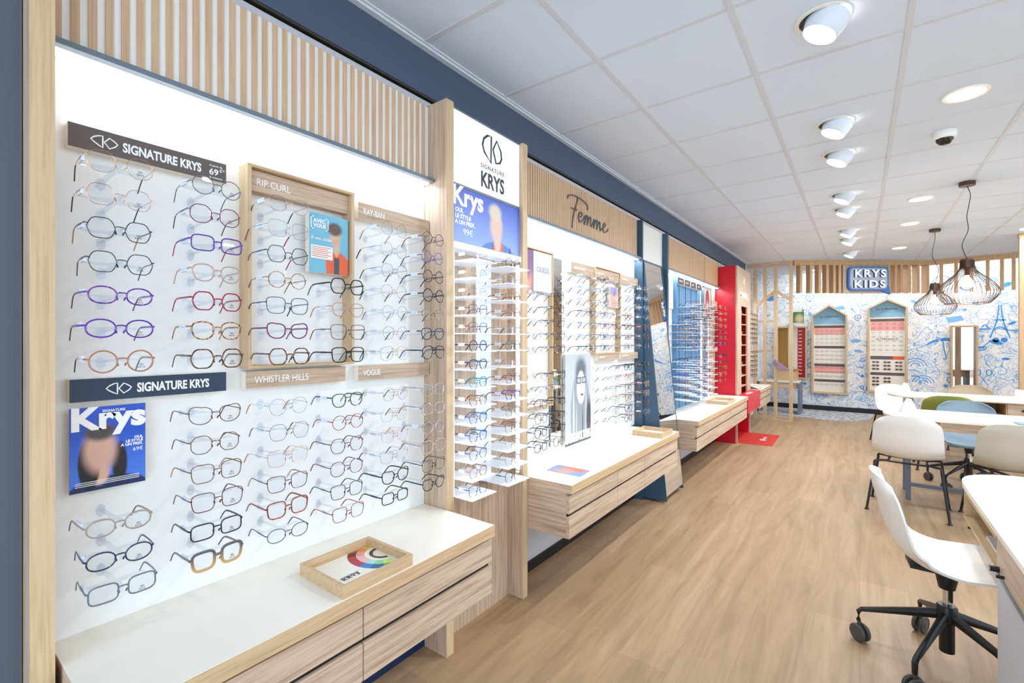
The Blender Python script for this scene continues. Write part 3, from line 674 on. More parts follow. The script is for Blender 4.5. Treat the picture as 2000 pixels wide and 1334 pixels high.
# ------------------------------------------------------------------ signs, frames and posters in bay 1
XP = -1.585
def marks(bm, x, y, z, length, h):
    """small white strokes for lettering too worn by distance to read"""
    q = random.Random(int(y * 1000)); a = y
    while a < y + length:
        w_ = q.uniform(.3, .6) * h; box(bm, x - .0004, x + .0004, a, a + w_ * .35, z - h / 2, z + h / 2 * q.uniform(.7, 1)); box(bm, x - .0004, x + .0004, a + w_ * .35, a + w_, z + q.uniform(-.4, .2) * h, z + q.uniform(.25, .45) * h); a += w_ + .25 * h
def board(label, y0, y1, z0, z1, txt, mat, size, x=XP, tx=0.02, bold=0.0, mark=None, name='brand_sign', group='sign boards on the display walls', sx=1.0, fit=None):
    o = thing(name, label, 'sign', (x, (y0 + y1) / 2, z0), group)
    part('board', B(XW + 0.0005, x - 0.001, y0, y1, z0, z1), 'white', o); part('face', B(x - 0.001, x, y0, y1, z0, z1), mat, o)
    bm = bmesh.new()
    if mark: logo(bm, (x + 0.001, y0 + mark, (z0 + z1) / 2), (z1 - z0) * 0.5)
    if txt.startswith('~'): marks(bm, x + .0004, y0 + tx, (z0 + z1) / 2, float(txt[1:]), size * .5)
    else: text(bm, txt, (x + 0.0006, y0 + tx, (z0 + z1) / 2 - size * 0.36), size, bold=bold, sx=sx, fit=fit)
    part('lettering', bm, 'letter', o)
    return o
o = board('taupe sign board with emblem and 69 euro price on the near wall', 0.271, 0.634, 1.907, 1.967, 'SIGNATURE KRYS', 'darksign', 0.034, tx=0.108, bold=0.0011, mark=0.068, fit=.186)
bm = bmesh.new(); text(bm, '69', (XP + .0006, .586, 1.925), 0.026, bold=.0004); text(bm, '€*', (XP + .0006, .614, 1.937), 0.014); text(bm, 'A partir de', (XP + .0006, .587, 1.950), 0.008); text(bm, 'la monture', (XP + .0006, .587, 1.914), 0.008)
part('price_lettering', bm, 'letter', o)
board('navy sign board with white emblem above the blue portrait poster', 0.274, 0.634, 1.262, 1.32, 'SIGNATURE KRYS', 'navysign', 0.034, tx=0.136, bold=0.0011, mark=0.095, fit=.176)
board('oak sign board right of the tall oak frame, near its top', 1.113, 1.489, 1.901, 1.966, 'RAY-BAN', 'wood_y', 0.034, tx=0.022, fit=.10)
board('short lettered oak sign board at the foot of the upper rows, beside the oak upright', 1.113, 1.489, 1.26, 1.318, 'VOGUE', 'wood_y', 0.033, tx=0.022, fit=.083)
board('two word oak sign board directly under the tall oak box frame', 0.692, 1.055, 1.262, 1.318, 'WHISTLER HILLS', 'wood_y', 0.034, tx=0.027, fit=.185)
def frame(label, y0, y1, z0, z1, xf, xb=XW, w=0.016, name='oak_frame'):
    o = thing(name, label, 'frame', (xf, (y0 + y1) / 2, z0), 'oak frames on the display walls')
    part('rail', B(xb + .0005, xf, y0, y1, z1 - w * .55, z1), 'edge_y', o); part('rail', B(xb + .0005, xf, y0, y1, z0, z0 + w * .55), 'edge_y', o)
    part('stile', B(xb + .0005, xf, y0, y0 + w * .75, z0 + w * .55, z1 - w * .55), 'edge_v', o); part('stile', B(xb + .0005, xf, y1 - w * .75, y1, z0 + w * .55, z1 - w * .55), 'edge_v', o)
    return o
fr = frame('tall oak box frame on the nearest display wall', 0.687, 1.077, 1.328, 1.985, -1.560)
part('header_board', B(XW + .0005, XP + 0.004, 0.70, 1.064, 1.905, 1.974), 'wood_y', fr)
part('lettering', T('RIP CURL', (XP + .0046, .722, 1.926), .034, fit=.112), 'letter', fr)
M['p2'] = print_mat('poster_teal', '#6FB3CC', [(.035, -.075, .050, .050, .06, '#E05B2C'), ('b', .035, -.10, .047, .03, .05, '#E05B2C'), ('b', .03, -.085, .011, .04, .1, '#3E4454'), (.03, -.01, .012, .03, .3, '#D8AE90'), (.025, .03, .021, .033, .3, '#D5AB90'), (.022, .06, .030, .024, .3, '#5B463E')])
p = poster('poster', 'small turquoise poster with an orange jacket hanging inside the oak frame', 0.90, 1.058, 1.665, 1.879, -1.572, 0.025, M['p2'])
bm = bmesh.new(); text(bm, 'AVEC', (-1.5714, .916, 1.845), .019, bold=.0006); text(bm, 'VOUS', (-1.5714, .916, 1.828), .019, bold=.0006); text(bm, 'À vos côtés', (-1.5714, .906, 1.783), .017)
for a, b in ((.906, 1), (.972, -1)):
    box(bm, -1.572, -1.5712, a, a + .003, 1.82, 1.866); box(bm, -1.572, -1.5712, min(a, a + b * .008), max(a, a + b * .008) + .003, 1.863, 1.866); box(bm, -1.572, -1.5712, min(a, a + b * .008), max(a, a + b * .008) + .003, 1.82, 1.823)
part('lettering', bm, 'letter', p)
bm = B(-1.572, -1.5711, .907, .992, 1.715, 1.763); part('caption_box', bm, 'white', p)
bm = bmesh.new()
for k in range(6): box(bm, -1.5712, -1.5709, .911, .985 - .012 * (k % 2), 1.756 - .0068 * k, 1.758 - .0068 * k)
part('caption_lines', bm, 'redbox', p)
M['p3'] = print_mat('poster_krys', '#1A4FC0', [(.0, -.115, .085, .040, .06, '#14285A'), (-.02, -.065, .020, .03, .25, '#D9AE98'), (-.040, -.04, .022, .065, .12, '#15131A'), (.022, -.045, .016, .055, .2, '#15131A'), (-.018, -.005, .033, .058, .35, '#D3A793'), (-.018, .042, .032, .022, .4, '#4A4140')],
                    base2='#4C7FE0', zr=(-.1, .04))
p = poster('poster', 'blue poster of a long haired person, price 69 euro, on the nearest wall', 0.274, 0.430, 1.03, 1.246, -1.590, 0.004, M['p3'])
part('title_lettering', T('Krys', (-1.5894, .275, 1.190), .078, bold=.0035, fit=.153), 'letter', p)
bm = bmesh.new(); text(bm, 'SIGNATURE', (-1.5893, .338, 1.231), .009, bold=.0002)
for k, sx in enumerate(('OUI,', 'LE STYLE', 'A UN PRIX.')): text(bm, sx, (-1.5894, .424, 1.152 - .009 * k), .0095, bold=.0004, align='RIGHT')
text(bm, '69€', (-1.5894, .425, 1.118), .014, align='RIGHT')
for k in range(3): box(bm, -1.590, -1.5895, .285, .416, 1.044 + .0045 * k, 1.0455 + .0045 * k)
part('lettering', bm, 'letter', p)

# ------------------------------------------------------------------ bay 2 furnishings
fr = frame('tall narrow oak frame right beside the lit tower', 2.19, 2.574, 1.0, 1.978, -1.585, w=.014)
M['p4'] = print_mat('poster_guess', '#F3F4F6', [('b', -.09, 0, .06, .2, .01, '#7A5C90'), (-.115, -.075, .07, .10, .5, '#D79A84'), (-.10, .02, .04, .07, .5, '#8A5C86')])
p = poster('poster', 'white poster with a violet portrait at its left edge', 2.205, 2.56, 1.72, 1.965, -1.590, .02, M['p4'])
part('lettering', T('GUESS', (-1.5894, 2.385, 1.84), .046, fit=.14), 'inkguess', p)
t = thing('wall_mirror', 'tall narrow wall mirror on the Femme display wall', 'mirror', (-1.6, 2.645, .73))
bm = bmesh.new(); box(bm, -1.6195, -1.607, 2.576, 2.717, .729, 1.957); part('glass', bm, 'mirror', t)
part('backing', B(-1.6196, -1.610, 2.574, 2.719, .727, 1.959), 'greymetal', t)
board('oak sign right of the narrow mirror, highest on the Femme wall', 2.806, 3.150, 1.888, 1.960, '~.16', 'wood_y', .026, tx=.04)
fr = frame('oak box frame in the middle of the Femme wall', 3.152, 3.613, 1.312, 1.972, -1.575, w=.016)
part('header_board', B(XW + .0005, XP, 3.166, 3.60, 1.888, 1.96), 'wood_y', fr)
bm = bmesh.new(); marks(bm, XP + .0006, 3.19, 1.925, .12, .013); part('lettering', bm, 'letter', fr)
board('small oak sign at the far top of the Femme wall', 3.643, 4.005, 1.898, 1.963, '~.12', 'wood_y', .026, tx=.02)
board('oak sign under the middle frame of the Femme wall', 3.218, 3.60, 1.261, 1.312, '~.09', 'wood_y', .026, tx=.02)
board('oak sign low at the far end of the Femme wall', 3.643, 4.005, 1.258, 1.315, '~.13', 'wood_y', .026, tx=.02)
M['p5'] = print_mat('poster_pink', '#D9B8B0', [(-.02, -.02, .04, .06, .4, '#E9A58C'), (.0, .05, .08, .04, .4, '#8C93C8')])
poster('poster', 'small pinkish portrait poster inside the middle oak frame', 3.42, 3.592, 1.68, 1.845, -1.588, .02, M['p5'])
M['p6'] = print_mat('poster_grey', '#C3C8CD', [(.03, -.12, .14, .34, .10, '#979DA4'), (-.07, -.12, .012, .18, .5, '#D5D8DB'), (-.03, -.18, .010, .14, .5, '#BDC2C7'), (.11, -.12, .012, .18, .5, '#C9CDD1'), (.155, -.15, .04, .13, .4, '#4E545B'), (.06, -.2, .008, .12, .5, '#5E646B'),
                    (.035, .20, .075, .085, .45, '#6A7179'), (.035, .075, .062, .118, .10, '#D6D9DC'), ('b', .005, .125, .034, .022, .10, '#23262A'), ('b', .080, .125, .030, .022, .10, '#23262A'), ('b', .005, .125, .027, .016, .15, '#B4B8BC'), ('b', .080, .125, .023, .016, .15, '#B4B8BC'),
                    (.05, .022, .022, .007, .3, '#6A6466'), ('b', 0, -.302, .2, .009, .1, '#4A4F56')])
p = poster('poster', 'tall black and white portrait poster of a person in dark eyeglasses', 2.73, 3.101, .698, 1.32, -1.588, .02, M['p6'])
bm = T('ZADIG&VOLTAIRE', (-1.5874, 2.742, .715), .085, bold=.003, fit=.345); part('lettering', bm, 'letter', p)

# "Femme" in wire script
bm = bmesh.new(); X = -1.582
def scr(pts, r=.0042): sweep(bm, bez([(X, 2.748 + (a - 2.72) * 1.034, 2.42 + (b - 2.492) * .97) for a, b in pts], 6), r, r, ref=(1, 0, 0), seg=6)
scr([(2.72, 2.448), (2.745, 2.476), (2.83, 2.492), (2.93, 2.486), (2.985, 2.474), (3.005, 2.452), (3.005, 2.432)])
scr([(2.865, 2.488), (2.835, 2.42), (2.80, 2.34), (2.79, 2.295), (2.785, 2.255)])
scr([(2.768, 2.392), (2.80, 2.396), (2.850, 2.396)])
scr([(2.868, 2.352), (2.885, 2.352), (2.92, 2.372), (2.915, 2.392), (2.885, 2.385), (2.872, 2.352), (2.885, 2.322), (2.93, 2.338), (2.972, 2.385), (2.965, 2.33), (2.955, 2.318), (2.985, 2.38), (3.005, 2.385), (3.002, 2.34), (3.0, 2.322), (3.03, 2.382), (3.05, 2.385), (3.048, 2.345), (3.055, 2.322), (3.085, 2.345)])
scr([(3.085, 2.345), (3.105, 2.385), (3.10, 2.335), (3.097, 2.32), (3.13, 2.38), (3.15, 2.382), (3.148, 2.338), (3.147, 2.32), (3.178, 2.378), (3.197, 2.38), (3.197, 2.342), (3.21, 2.32), (3.24, 2.345), (3.28, 2.365), (3.29, 2.385), (3.265, 2.388), (3.252, 2.35), (3.268, 2.32), (3.315, 2.335), (3.34, 2.36)])
solo('script_lettering', bm, 'script', 'grey metal script reading Femme on the oak slats', 'lettering', (X, 3.0, 2.25), smooth=True)

# tall mirror leaning out from the wall
t = thing('tilted_mirror', 'tall mirror in a petrol blue case leaning out from the wall', 'mirror', (-1.45, 4.27, 0.0))
bm = bmesh.new(); A = [(-1.34, 4.04, .06), (-1.34, 4.50, .06), (-1.545, 4.50, 2.12), (-1.545, 4.04, 2.12)]
prism(bm, A, (-.99, 0, -.1), .006); part('glass', bm, 'mirror', t)
bm = bmesh.new()
for ya, yb in ((4.035, 4.043), (4.497, 4.505)): prism(bm, [(-1.336, ya, .02), (-1.541, ya, 2.135), (-1.63, ya, 2.135), (-1.63, ya, .02)], (0, 1, 0), yb - ya)
box(bm, -1.63, -1.543, 4.035, 4.505, 2.12, 2.135)
part('case', bm, 'blue', t)

# ------------------------------------------------------------------ bay 3: trays of eyeglasses
bm = bmesh.new()
M['p7'] = print_mat('poster_face', '#F2F4F6', [(-.05, .0, .09, .13, .5, '#C9C2C4'), (-.09, .06, .06, .09, .4, '#6A7088'), (-.03, -.10, .05, .05, .6, '#D8C87A')])
poster('poster', 'pale portrait poster at the near end of the blue display', 4.76, 5.03, 1.75, 2.08, -1.600, .015, M['p7'])
for k, (a, nm) in enumerate(((5.10, '~.12'), (5.34, '~.10'), (5.58, '~.06'), (5.82, '~.08'))):
    board('dark grey sign above the blue trays, %s of four' % ('nearest', 'second', 'third', 'farthest')[k], a, a + .215, 2.03, 2.10, nm, 'darksign', .034, x=-1.57, tx=.05)
M['p8'] = print_mat('poster_arch', '#E3C9BE', [(.0, .02, .10, .15, .02, '#8C4E50'), ('b', 0, -.14, .10, .10, .02, '#8C4E50'), (0, -.06, .05, .08, .5, '#D8A890')])
fr = poster('poster', 'framed poster of a maroon arch above the far trays', 6.22, 6.56, 1.72, 2.09, -1.590, .02, M['p8'])
part('frame', boxes([(-1.61, -1.584, 6.205, 6.22, 1.70, 2.105), (-1.61, -1.584, 6.56, 6.575, 1.70, 2.105), (-1.61, -1.584, 6.205, 6.575, 2.09, 2.105)]), 'greymetal', fr)
board('small oak sign on the far end of the blue display wall', 6.62, 6.90, 1.84, 1.95, '~.10', 'wood_y', .03)
board('oak sign low on the far end of the blue display wall', 6.45, 6.90, 1.262, 1.325, '~.10', 'wood_y', .03)
Y3 = [5.0, 5.22, 5.44, 5.66, 5.88, 6.12, 6.42, 6.70]
for yj in (5.30, 5.53, 5.76, 5.98): part('panel_joint', B(XW, XW + .004, yj - .004, yj + .004, .6615, 2.13), 'blue', bay3)
part('side_fin', B(XW, XW + .05, 5.055, 5.065, .70, 2.13), 'skyblue', bay3)
allf = thin + darkf + mixf + ['panto/acetate/blue', 'round/acetate/purple', 'square/slim/red', 'panto/slim/teal', 'round/acetate/clear', 'square/acetate/tortoiseshell']
for ci, y in enumerate(Y3):
    for ri, z in enumerate(ZR):
        if ci == 0 and ri < 3: continue
        if ri == 12 and ci > 5: continue
        if ci in (1, 3, 5): z -= .036
        bm = bmesh.new()
        if ci < 6:
            prism(bm, [(-1.619, y - .05, z - .030), (-1.619, y + .05, z - .030), (-1.475, y + .05, z - .030), (-1.40, y + .01, z - .030), (-1.40, y - .07, z - .030), (-1.52, y - .07, z - .030)], (0, 0, -1), .003)
            box(bm, -1.448, -1.444, y - .02, y - .012, z - .03, z + .0015)
            part('display_tray', bm, 'tray', bay3)
            gx, gz, gy = -1.440, z - .0065, y - .016
        else:
            part('eyewear_holder', holder_bm(XG, y, z), 'acrylic', bay3); gx, gz, gy = XG, z - .0065, y
        sh, th, co, tp = g3(rnd.choice(allf))
        lab = '%s eyeglasses, %s row, %s column of the blue display wall past the mirror' % (sh.replace('_', ' '), ROWW[ri], COLW[ci])
        glasses(sh, th, co, (gx, gy, gz), lab, 'eyeglasses on the blue display wall', tp, simple=True)

# the rest of the eyeglasses, too many and too small to part: one object
def merged(bm, shape, thick, matn, loc, rz=0, sc=1.0):
    for k in ('frame', 'temple+', 'temple-', 'temple+t'):
        me = gmesh(k, shape, thick, matn).copy(); me.transform(Matrix.Translation(loc) @ Matrix.Rotation(rz, 4, 'Z') @ Matrix.Scale(sc, 4)); bm.from_mesh(me); bpy.data.meshes.remove(me)
bm = bmesh.new(); rk = bmesh.new()
for y in [8.03 + .2 * k for k in range(6)]:
    for z in ZR:
        sh, th, co, tp = g3(rnd.choice(darkf + mixf)); merged(bm, sh, 'acetate', 'brown', (XG, y, z - .006)); box(rk, XW, XG - .004, y - .05, y + .05, z - .012, z - .008)
part('display_shelves', rk, 'white', bay4)
o = solo('eyeglasses', bm, 'dark', 'brown eyeglasses crowding the last display wall before the timber lattice', 'eyeglasses', (XG, 8.5, .8)); o['kind'] = 'stuff'
o.data.materials[0] = F['brown']

# ------------------------------------------------------------------ red tower, red box and mat
t = thing('red_tower', 'tall red cabinet with an oak front and a lit niche of eyeglasses', 'display tower', (-1.48, 7.42, 0))
part('body', boxes([(-1.62, -1.362, 6.95, 6.975, 0, 2.44), (-1.62, -1.362, 7.885, 7.91, 0, 2.44), (-1.62, -1.60, 6.975, 7.885, 0, 2.44), (-1.60, -1.362, 6.975, 7.885, 2.415, 2.44)]), 'red', t)
part('oak_front', boxes([(-1.362, -1.34, 6.95, 7.22, 0.43, 2.44), (-1.362, -1.34, 7.66, 7.91, 0.43, 2.44), (-1.362, -1.34, 7.22, 7.66, 1.90, 2.44), (-1.362, -1.34, 6.95, 6.975, 0, .43), (-1.362, -1.34, 7.885, 7.91, 0, .43)]), 'wood_v', t)
for k in range(8):
    z = 0.76 + .148 * k; part('niche_shelf', B(-1.519, -1.35, 7.222, 7.658, z - .012, z), 'edge_y', t)
part('niche_back', B(-1.53, -1.52, 7.222, 7.658, .66, 1.90), 'redbox', t)
bm = bmesh.new(); text(bm, 'MOREL', (-1.3394, 7.10, 2.02), .125, bold=.001, fit=.62, spacing=1.15)
for q in range(4):
    a = R(20 + q * 35); c = Vector((-1.3394, 7.42, 2.27)); d = Vector((0, math.cos(a) * .1, math.sin(a) * .06)); sweep(bm, [c - d, c + d], .009, .0008, ref=(1, 0, 0), seg=4)
part('lettering', bm, 'letter', t)
for k in range(8):
    z = 0.76 + .148 * k
    glasses('panto', 'acetate', ('clear', 'beige', 'tan')[k % 3], (-1.375, 7.40 + .05 * ((k * 7) % 3 - 1), z + .0245), 'pale eyeglasses in the red tower niche, %s shelf' % ('lowest', 'second lowest', 'third lowest', 'fourth from below', 'fifth from below', 'third highest', 'second highest', 'highest')[k], 'eyeglasses in the red tower niche', simple=True)
bm = B(-1.339, -1.20, 6.925, 7.865, .43, .664); b = solo('red_counter_box', bm, 'redbox', 'coral red counter box in front of the red tower', 'counter', (-1.27, 7.4, .43))
part('lettering', T('MOREL', (-1.235, 7.2, .6645), .09, frame=TOP, sx=1.1), 'letter', b)
bm = bmesh.new(); prism(bm, [(-1.505, 7.0, 0), (-1.50, 7.9, 0), (-.95, 7.92, 0), (-.936, 7.06, 0)], (0, 0, 1), .004)
b = solo('floor_mat', bm, 'redmat', 'red floor mat with a small white flower emblem below the red tower', 'mat', (-1.2, 7.45, 0))
bm = bmesh.new()
for q in range(5):
    a = R(q * 36); c = Vector((-1.10, 7.42, .0048)); d = Vector((math.cos(a) * .045, math.sin(a) * .045, 0)); sweep(bm, [c - d, c + d], .009, .0008, ref=(0, 0, 1), seg=4)
text(bm, 'MOREL', (-1.08, 7.50, .0045), .05, frame=TOP); part('emblem', bm, 'letter', b)

# ------------------------------------------------------------------ counters' small things
def open_tray(label, y0, y1, x0=-1.45, x1=-1.18, h=.038, z=.6612, group='oak trays on the counters', rot=0):
    cx, cy = (x0 + x1) / 2, (y0 + y1) / 2; w2, l2 = (x1 - x0) / 2, (y1 - y0) / 2
    t = thing('display_tray', label, 'tray', (cx, cy, z), group)
    part('rim', boxes([(x0, x0 + .011, y0, y1, z, z + h), (x1 - .011, x1, y0, y1, z, z + h), (x0 + .011, x1 - .011, y0, y0 + .011, z, z + h), (x0 + .011, x1 - .011, y1 - .011, y1, z, z + h)]), 'edge_y', t)
    part('insert', B(x0 + .011, x1 - .011, y0 + .011, y1 - .011, z, z + .009), 'white', t)
    return t
tr = open_tray('oak tray with a rainbow colour wheel card on the nearest counter', .797, 1.060, -1.447, -1.208)
ins = [c for c in tr.children if c.name.startswith('insert')][0]
cols = [['#E2A63A', '#B85A28', '#6E3A38', '#B0403A', '#B83A5A', '#3E7FC0', '#2E6A8A', '#3FA35A'], ['#E8C24A', '#E08A60', '#E39A88', '#EDB4A8', '#E9B8B8', '#A8DCD8', '#8FD09A', '#C8E070'], ['#4A3A34', '#5E4A40', '#3A2E2C', '#6E4A34', '#8A5A3A', '#5A4438', '#3A302C', '#4A3A34']]
cx, cy = -1.352, 1.049
for ring, (r0, r1) in enumerate(((.090, .118), (.062, .089), (.034, .046))):
    for k in range(8):
        bm = bmesh.new(); a0, a1 = R(185 + k * 21 - 8), R(185 + (k + 1) * 21 - 8); seg = 3
        P_ = [(cx + r1 * math.cos(a0 + (a1 - a0) * q / seg), cy + r1 * math.sin(a0 + (a1 - a0) * q / seg), .6703) for q in range(seg + 1)] + [(cx + r0 * math.cos(a1 - (a1 - a0) * q / seg), cy + r0 * math.sin(a1 - (a1 - a0) * q / seg), .6703) for q in range(seg + 1)]
        P_ = [(min(max(a, -1.435), -1.22), min(b, 1.0485), c) for a, b, c in P_]
        prism(bm, P_, (0, 0, 1), .0006)
        nm = 'swatch%d%d' % (ring, k); M[nm] = plain(nm, cols[ring][k], .5); part('colour_swatch', bm, nm, ins)
bm = bmesh.new(); text(bm, 'KRYS', (-1.285, .850, .6706), .022, frame=TOP, bold=.0002, spacing=1.3)
for k in range(2): box(bm, -1.306 + .007 * k, -1.303 + .007 * k, .848, .915 - .01 * k, .6702, .6706)
for k in range(3): box(bm, -1.263 + .008 * k, -1.2605 + .008 * k, .845, .935 - .008 * k, .6702, .6706)
part('lettering', bm, 'ink', ins)
open_tray('pale oak tray on the far end of the Femme counter', 3.56, 3.81, -1.455, -1.215)
open_tray('pale oak tray on the counter under the blue display', 5.85, 6.25, -1.46, -1.23)
M['p9'] = print_mat('brochure_print', '#7FA4DC', [(.02, .03, .08, .05, .5, '#E8794E'), (-.02, -.04, .06, .06, .5, '#C8A9A4')], axes='XY')
bm = bmesh.new(); prism(bm, [(-1.46, 2.30, .6614), (-1.47, 2.435, .6614), (-1.253, 2.437, .6614), (-1.24, 2.297, .6614)], (0, 0, 1), .002)
solo('brochure', bm, M['p9'], 'blue and orange brochure lying on the Femme counter', 'brochure', (-1.36, 2.37, .6614))
t = thing('sample_wedge', 'sloping sample tray with eyeglasses on the short far counter', 'tray', (-1.35, 8.15, .6612))
bm = bmesh.new(); prism(bm, [(-1.50, 7.98, .6615), (-1.24, 7.98, .6615), (-1.50, 7.98, .75)], (0, 1, 0), .32); part('wedge', bm, 'darksign', t)
bm = bmesh.new(); prism(bm, [(-1.50, 7.99, .7505), (-1.50, 8.29, .7505), (-1.245, 8.29, .6645), (-1.245, 7.99, .6645)], (.3, 0, .95), .006); part('liner', bm, 'beige', t)

# ------------------------------------------------------------------ timber lattice with the small house outline, and the slatted fascia
LY0, LY1 = 9.30, 9.36
def at_y(u, y=9.33):     # place along the lattice
    a = (u - 1000) / FPX; c, s_ = math.cos(R(YAW)), math.sin(R(YAW)); return y * (a * c - s_) / (a * s_ + c)
def z_at(u, v, y=9.33):
    a = (u - 1000) / FPX; c, s_ = math.cos(R(YAW)), math.sin(R(YAW)); return CAMZ + (664 - v) / FPX * y / (a * s_ + c)
t = thing('timber_lattice', 'slender timber lattice screen with a house shaped gable', 'screen', (-1.25, 9.33, 0))
posts = [at_y(u) for u in (1475, 1494, 1515, 1545)]; hw = .026
for x in posts: part('post', B(x - hw, x + hw, LY0, LY1, 0, 2.72), 'edge_v', t)
part('top_rail', B(-1.64, posts[-1] + hw, LY0 - .002, LY1 + .002, 2.72, 2.789), 'wood_x', t)
part('bottom_rail', boxes([(posts[i] + hw, posts[i + 1] - hw, LY0, LY1, 0, .09) for i in range(3)]), 'wood_x', t)
za, zb, zc = z_at(1515, 570), z_at(1543, 584), z_at(1478, 597)
for (xa, z_a), (xb_, z_b) in (((posts[0] + hw, zc), (posts[1] - hw, z_at(1492, 586))), ((posts[1] + hw, z_at(1497, 582)), (posts[2] - hw, za)), ((posts[2] + hw, za), (posts[3] - hw, zb))):
    bm = bmesh.new(); prism(bm, [(xa, LY0 + .005, z_a - .035), (xb_, LY0 + .005, z_b - .035), (xb_, LY0 + .005, z_b + .03), (xa, LY0 + .005, z_a + .03)], (0, 1, 0), .05); part('gable_rafter', bm, 'edge_v', t)
for u0, u1, v in ((1475, 1494, 627), (1494, 1515, 627), (1475, 1494, 686), (1494, 1515, 686), (1515, 1545, 724)):
    xa, xb_ = at_y(u0) + hw, at_y(u1) - hw; z = z_at((u0 + u1) / 2, v); part('cross_rail', B(xa, xb_, LY0 + .005, LY1 - .005, z - .02, z + .02), 'wood_x', t)
bm = bmesh.new(); prism(bm, [(-1.12, 9.30, z_at(1525, 723)+.02), (-.97, 9.30, z_at(1525, 723)+.02), (-1.19, 9.30, z_at(1525, 712)+.09), (-1.2, 9.30, z_at(1525, 712)+.08)], (0, -1, 0), .05)
M['mauve'] = plain('mauve_cover', '#9C7C9E', .5)
solo('booklet', bm, 'mauve', 'mauve booklet leaning on a rail of the timber lattice', 'booklet', (-1.07, 9.32, 1.1))

t = thing('slatted_fascia', 'hanging oak slat fascia bending across in front of the doodle wall', 'fascia', (0.05, 10.05, 2.2))
Bp, Cp, Dp = Vector((-.90, 9.36, 0)), Vector((.95, 10.75, 0)), Vector((2.35, 10.53, 0))
def seg_box(bm, a, b, off0, off1, z0, z1):
    d = (b - a).normalized(); nrm = Vector((-d.y, d.x, 0))
    prism(bm, [a + nrm * off0 + Vector((0, 0, z0)), b + nrm * off0 + Vector((0, 0, z0)), b + nrm * off1 + Vector((0, 0, z0)), a + nrm * off1 + Vector((0, 0, z0))], (0, 0, 1), z1 - z0)
bm = bmesh.new(); seg_box(bm, Bp, Cp, 0, .11, 2.715, 2.789); seg_box(bm, Cp, Dp, 0, .11, 2.715, 2.789); part('header_rail', bm, 'slatb', t)
def on_bc(u, P0=Bp, P1=Cp):
    a = (u - 1000) / FPX; c, s_ = math.cos(R(YAW)), math.sin(R(YAW)); dr = Vector((a * c - s_, a * s_ + c)); d = (P1 - P0)
    # P0 + k d = m dr
    det = d.x * (-dr.y) - (-dr.x) * d.y; k = (-P0.x * (-dr.y) - (-dr.x) * (-P0.y)) / det
    return P0 + d * k
dBC = (Cp - Bp).normalized(); dCD = (Dp - Cp).normalized()
for us, P0_, P1_, zb_ in (((1566, 1585.5, 1602.5, 1617.5, 1631, 1641.5), Bp, Cp, 2.235), ((1738, 1751, 1762.5, 1778, 1795, 1813.5), Bp, Cp, 2.235), ((1838, 1867, 1897, 1929, 1957, 1980, 2004), Cp, Dp, 2.215)):
    bm = bmesh.new(); dd = (P1_ - P0_).normalized()
    for u in us:
        p = on_bc(u - (1 if P0_ is Bp else 0), P0_, P1_); seg_box(bm, p - dd * .022, p + dd * .022, .0, .11, zb_, 2.715)
    part('slats', bm, 'slatb', t)
bm = bmesh.new(); a, b = on_bc(1648), on_bc(1734.5); seg_box(bm, a, b, .02, .11, 2.235, 2.715); part('sign_board', bm, 'wood_v', t)
# speech-bubble sign
c1 = on_bc(1693.5); nrm = Vector((-dBC.y, dBC.x, 0)); fr_ = Matrix(((dBC.x, 0, -nrm.x), (dBC.y, 0, -nrm.y), (0, 1, 0)))
def loc_(a, z, o): return c1 + dBC * a + Vector((0, 0, z)) - nrm * o
def rrect(w, h, r, tail=False):
    pts = []
    for cxx, czz, a0 in ((w - r, h - r, 0), (-w + r, h - r, 90), (-w + r, -h + r, 180), (w - r, -h + r, 270)):
        if a0 == 270 and tail: pts += [(w - .11, -h), (w + .035, -h - .065), (w + .0, -h + .09)]; continue
        pts += [(cxx + r * math.cos(R(a0 + q)), czz + r * math.sin(R(a0 + q))) for q in range(0, 91, 18)]
    return pts
t = thing('illuminated_sign', 'blue speech bubble sign with lit letters on the slatted fascia', 'sign', tuple(loc_(0, 2.48, 0)))
M['kblue'] = plain('sign_blue', '#3F77C0', .4); M['kface'] = plain('sign_grey', '#B9BEC9', .5); M['kside'] = plain('letter_side_blue', '#1F4F86', .4); M['kglow'] = emit('lit_letters', '#D8EAFF', 1.2)
bm = bmesh.new(); prism(bm, [loc_(a, 2.475 + z, -.019) for a, z in rrect(.345, .205, .08, True)], -nrm, .055); part('bubble', bm, 'kblue', t)
bm = bmesh.new(); prism(bm, [loc_(a, 2.475 + z, .036) for a, z in rrect(.318, .178, .065)], -nrm, .004); part('face', bm, 'kface', t)
for nm, mt, o_, dp in (('letter_sides', 'kside', .058, .018), ('lit_letters', 'kglow', .0765, .0006)):
    bm = bmesh.new()
    for s_, zz, aa in (('KRYS', 2.500, 0), ('KIDS', 2.320, -.01)):
        p = loc_(aa, zz, o_); text(bm, s_, (p.x, p.y, p.z), .172, frame=fr_, depth=dp, bold=.005, align='CENTER', spacing=1.3, fit=.53)
    part(nm, bm, mt, t)

# slatted oak screen at the right edge
t = thing('slat_screen', 'tall oak slat screen at the right edge of the doodle wall', 'screen', (1.7, 8.76, 0))
wsl = bmesh.new()
for k in range(40): box(wsl, 2.5 + .06 * k, 2.54 + .06 * k, 11.26, 11.2995, 0.1, 2.75)
struct('wall_slats', wsl, 'slatb', bpy.data.objects['wall_back'])
bm = bmesh.new()
for k in range(2): box(bm, 1.652 + .055 * k, 1.690 + .055 * k, 8.72, 8.77, 0, 2.74)
part('slats', bm, 'slatb', t); part('backing', B(1.652, 1.745, 8.77, 8.79, 0, 2.74), 'wood_v', t); part('top_rail', B(1.645, 1.75, 8.715, 8.80, 2.74, 2.789), 'slatb', t)

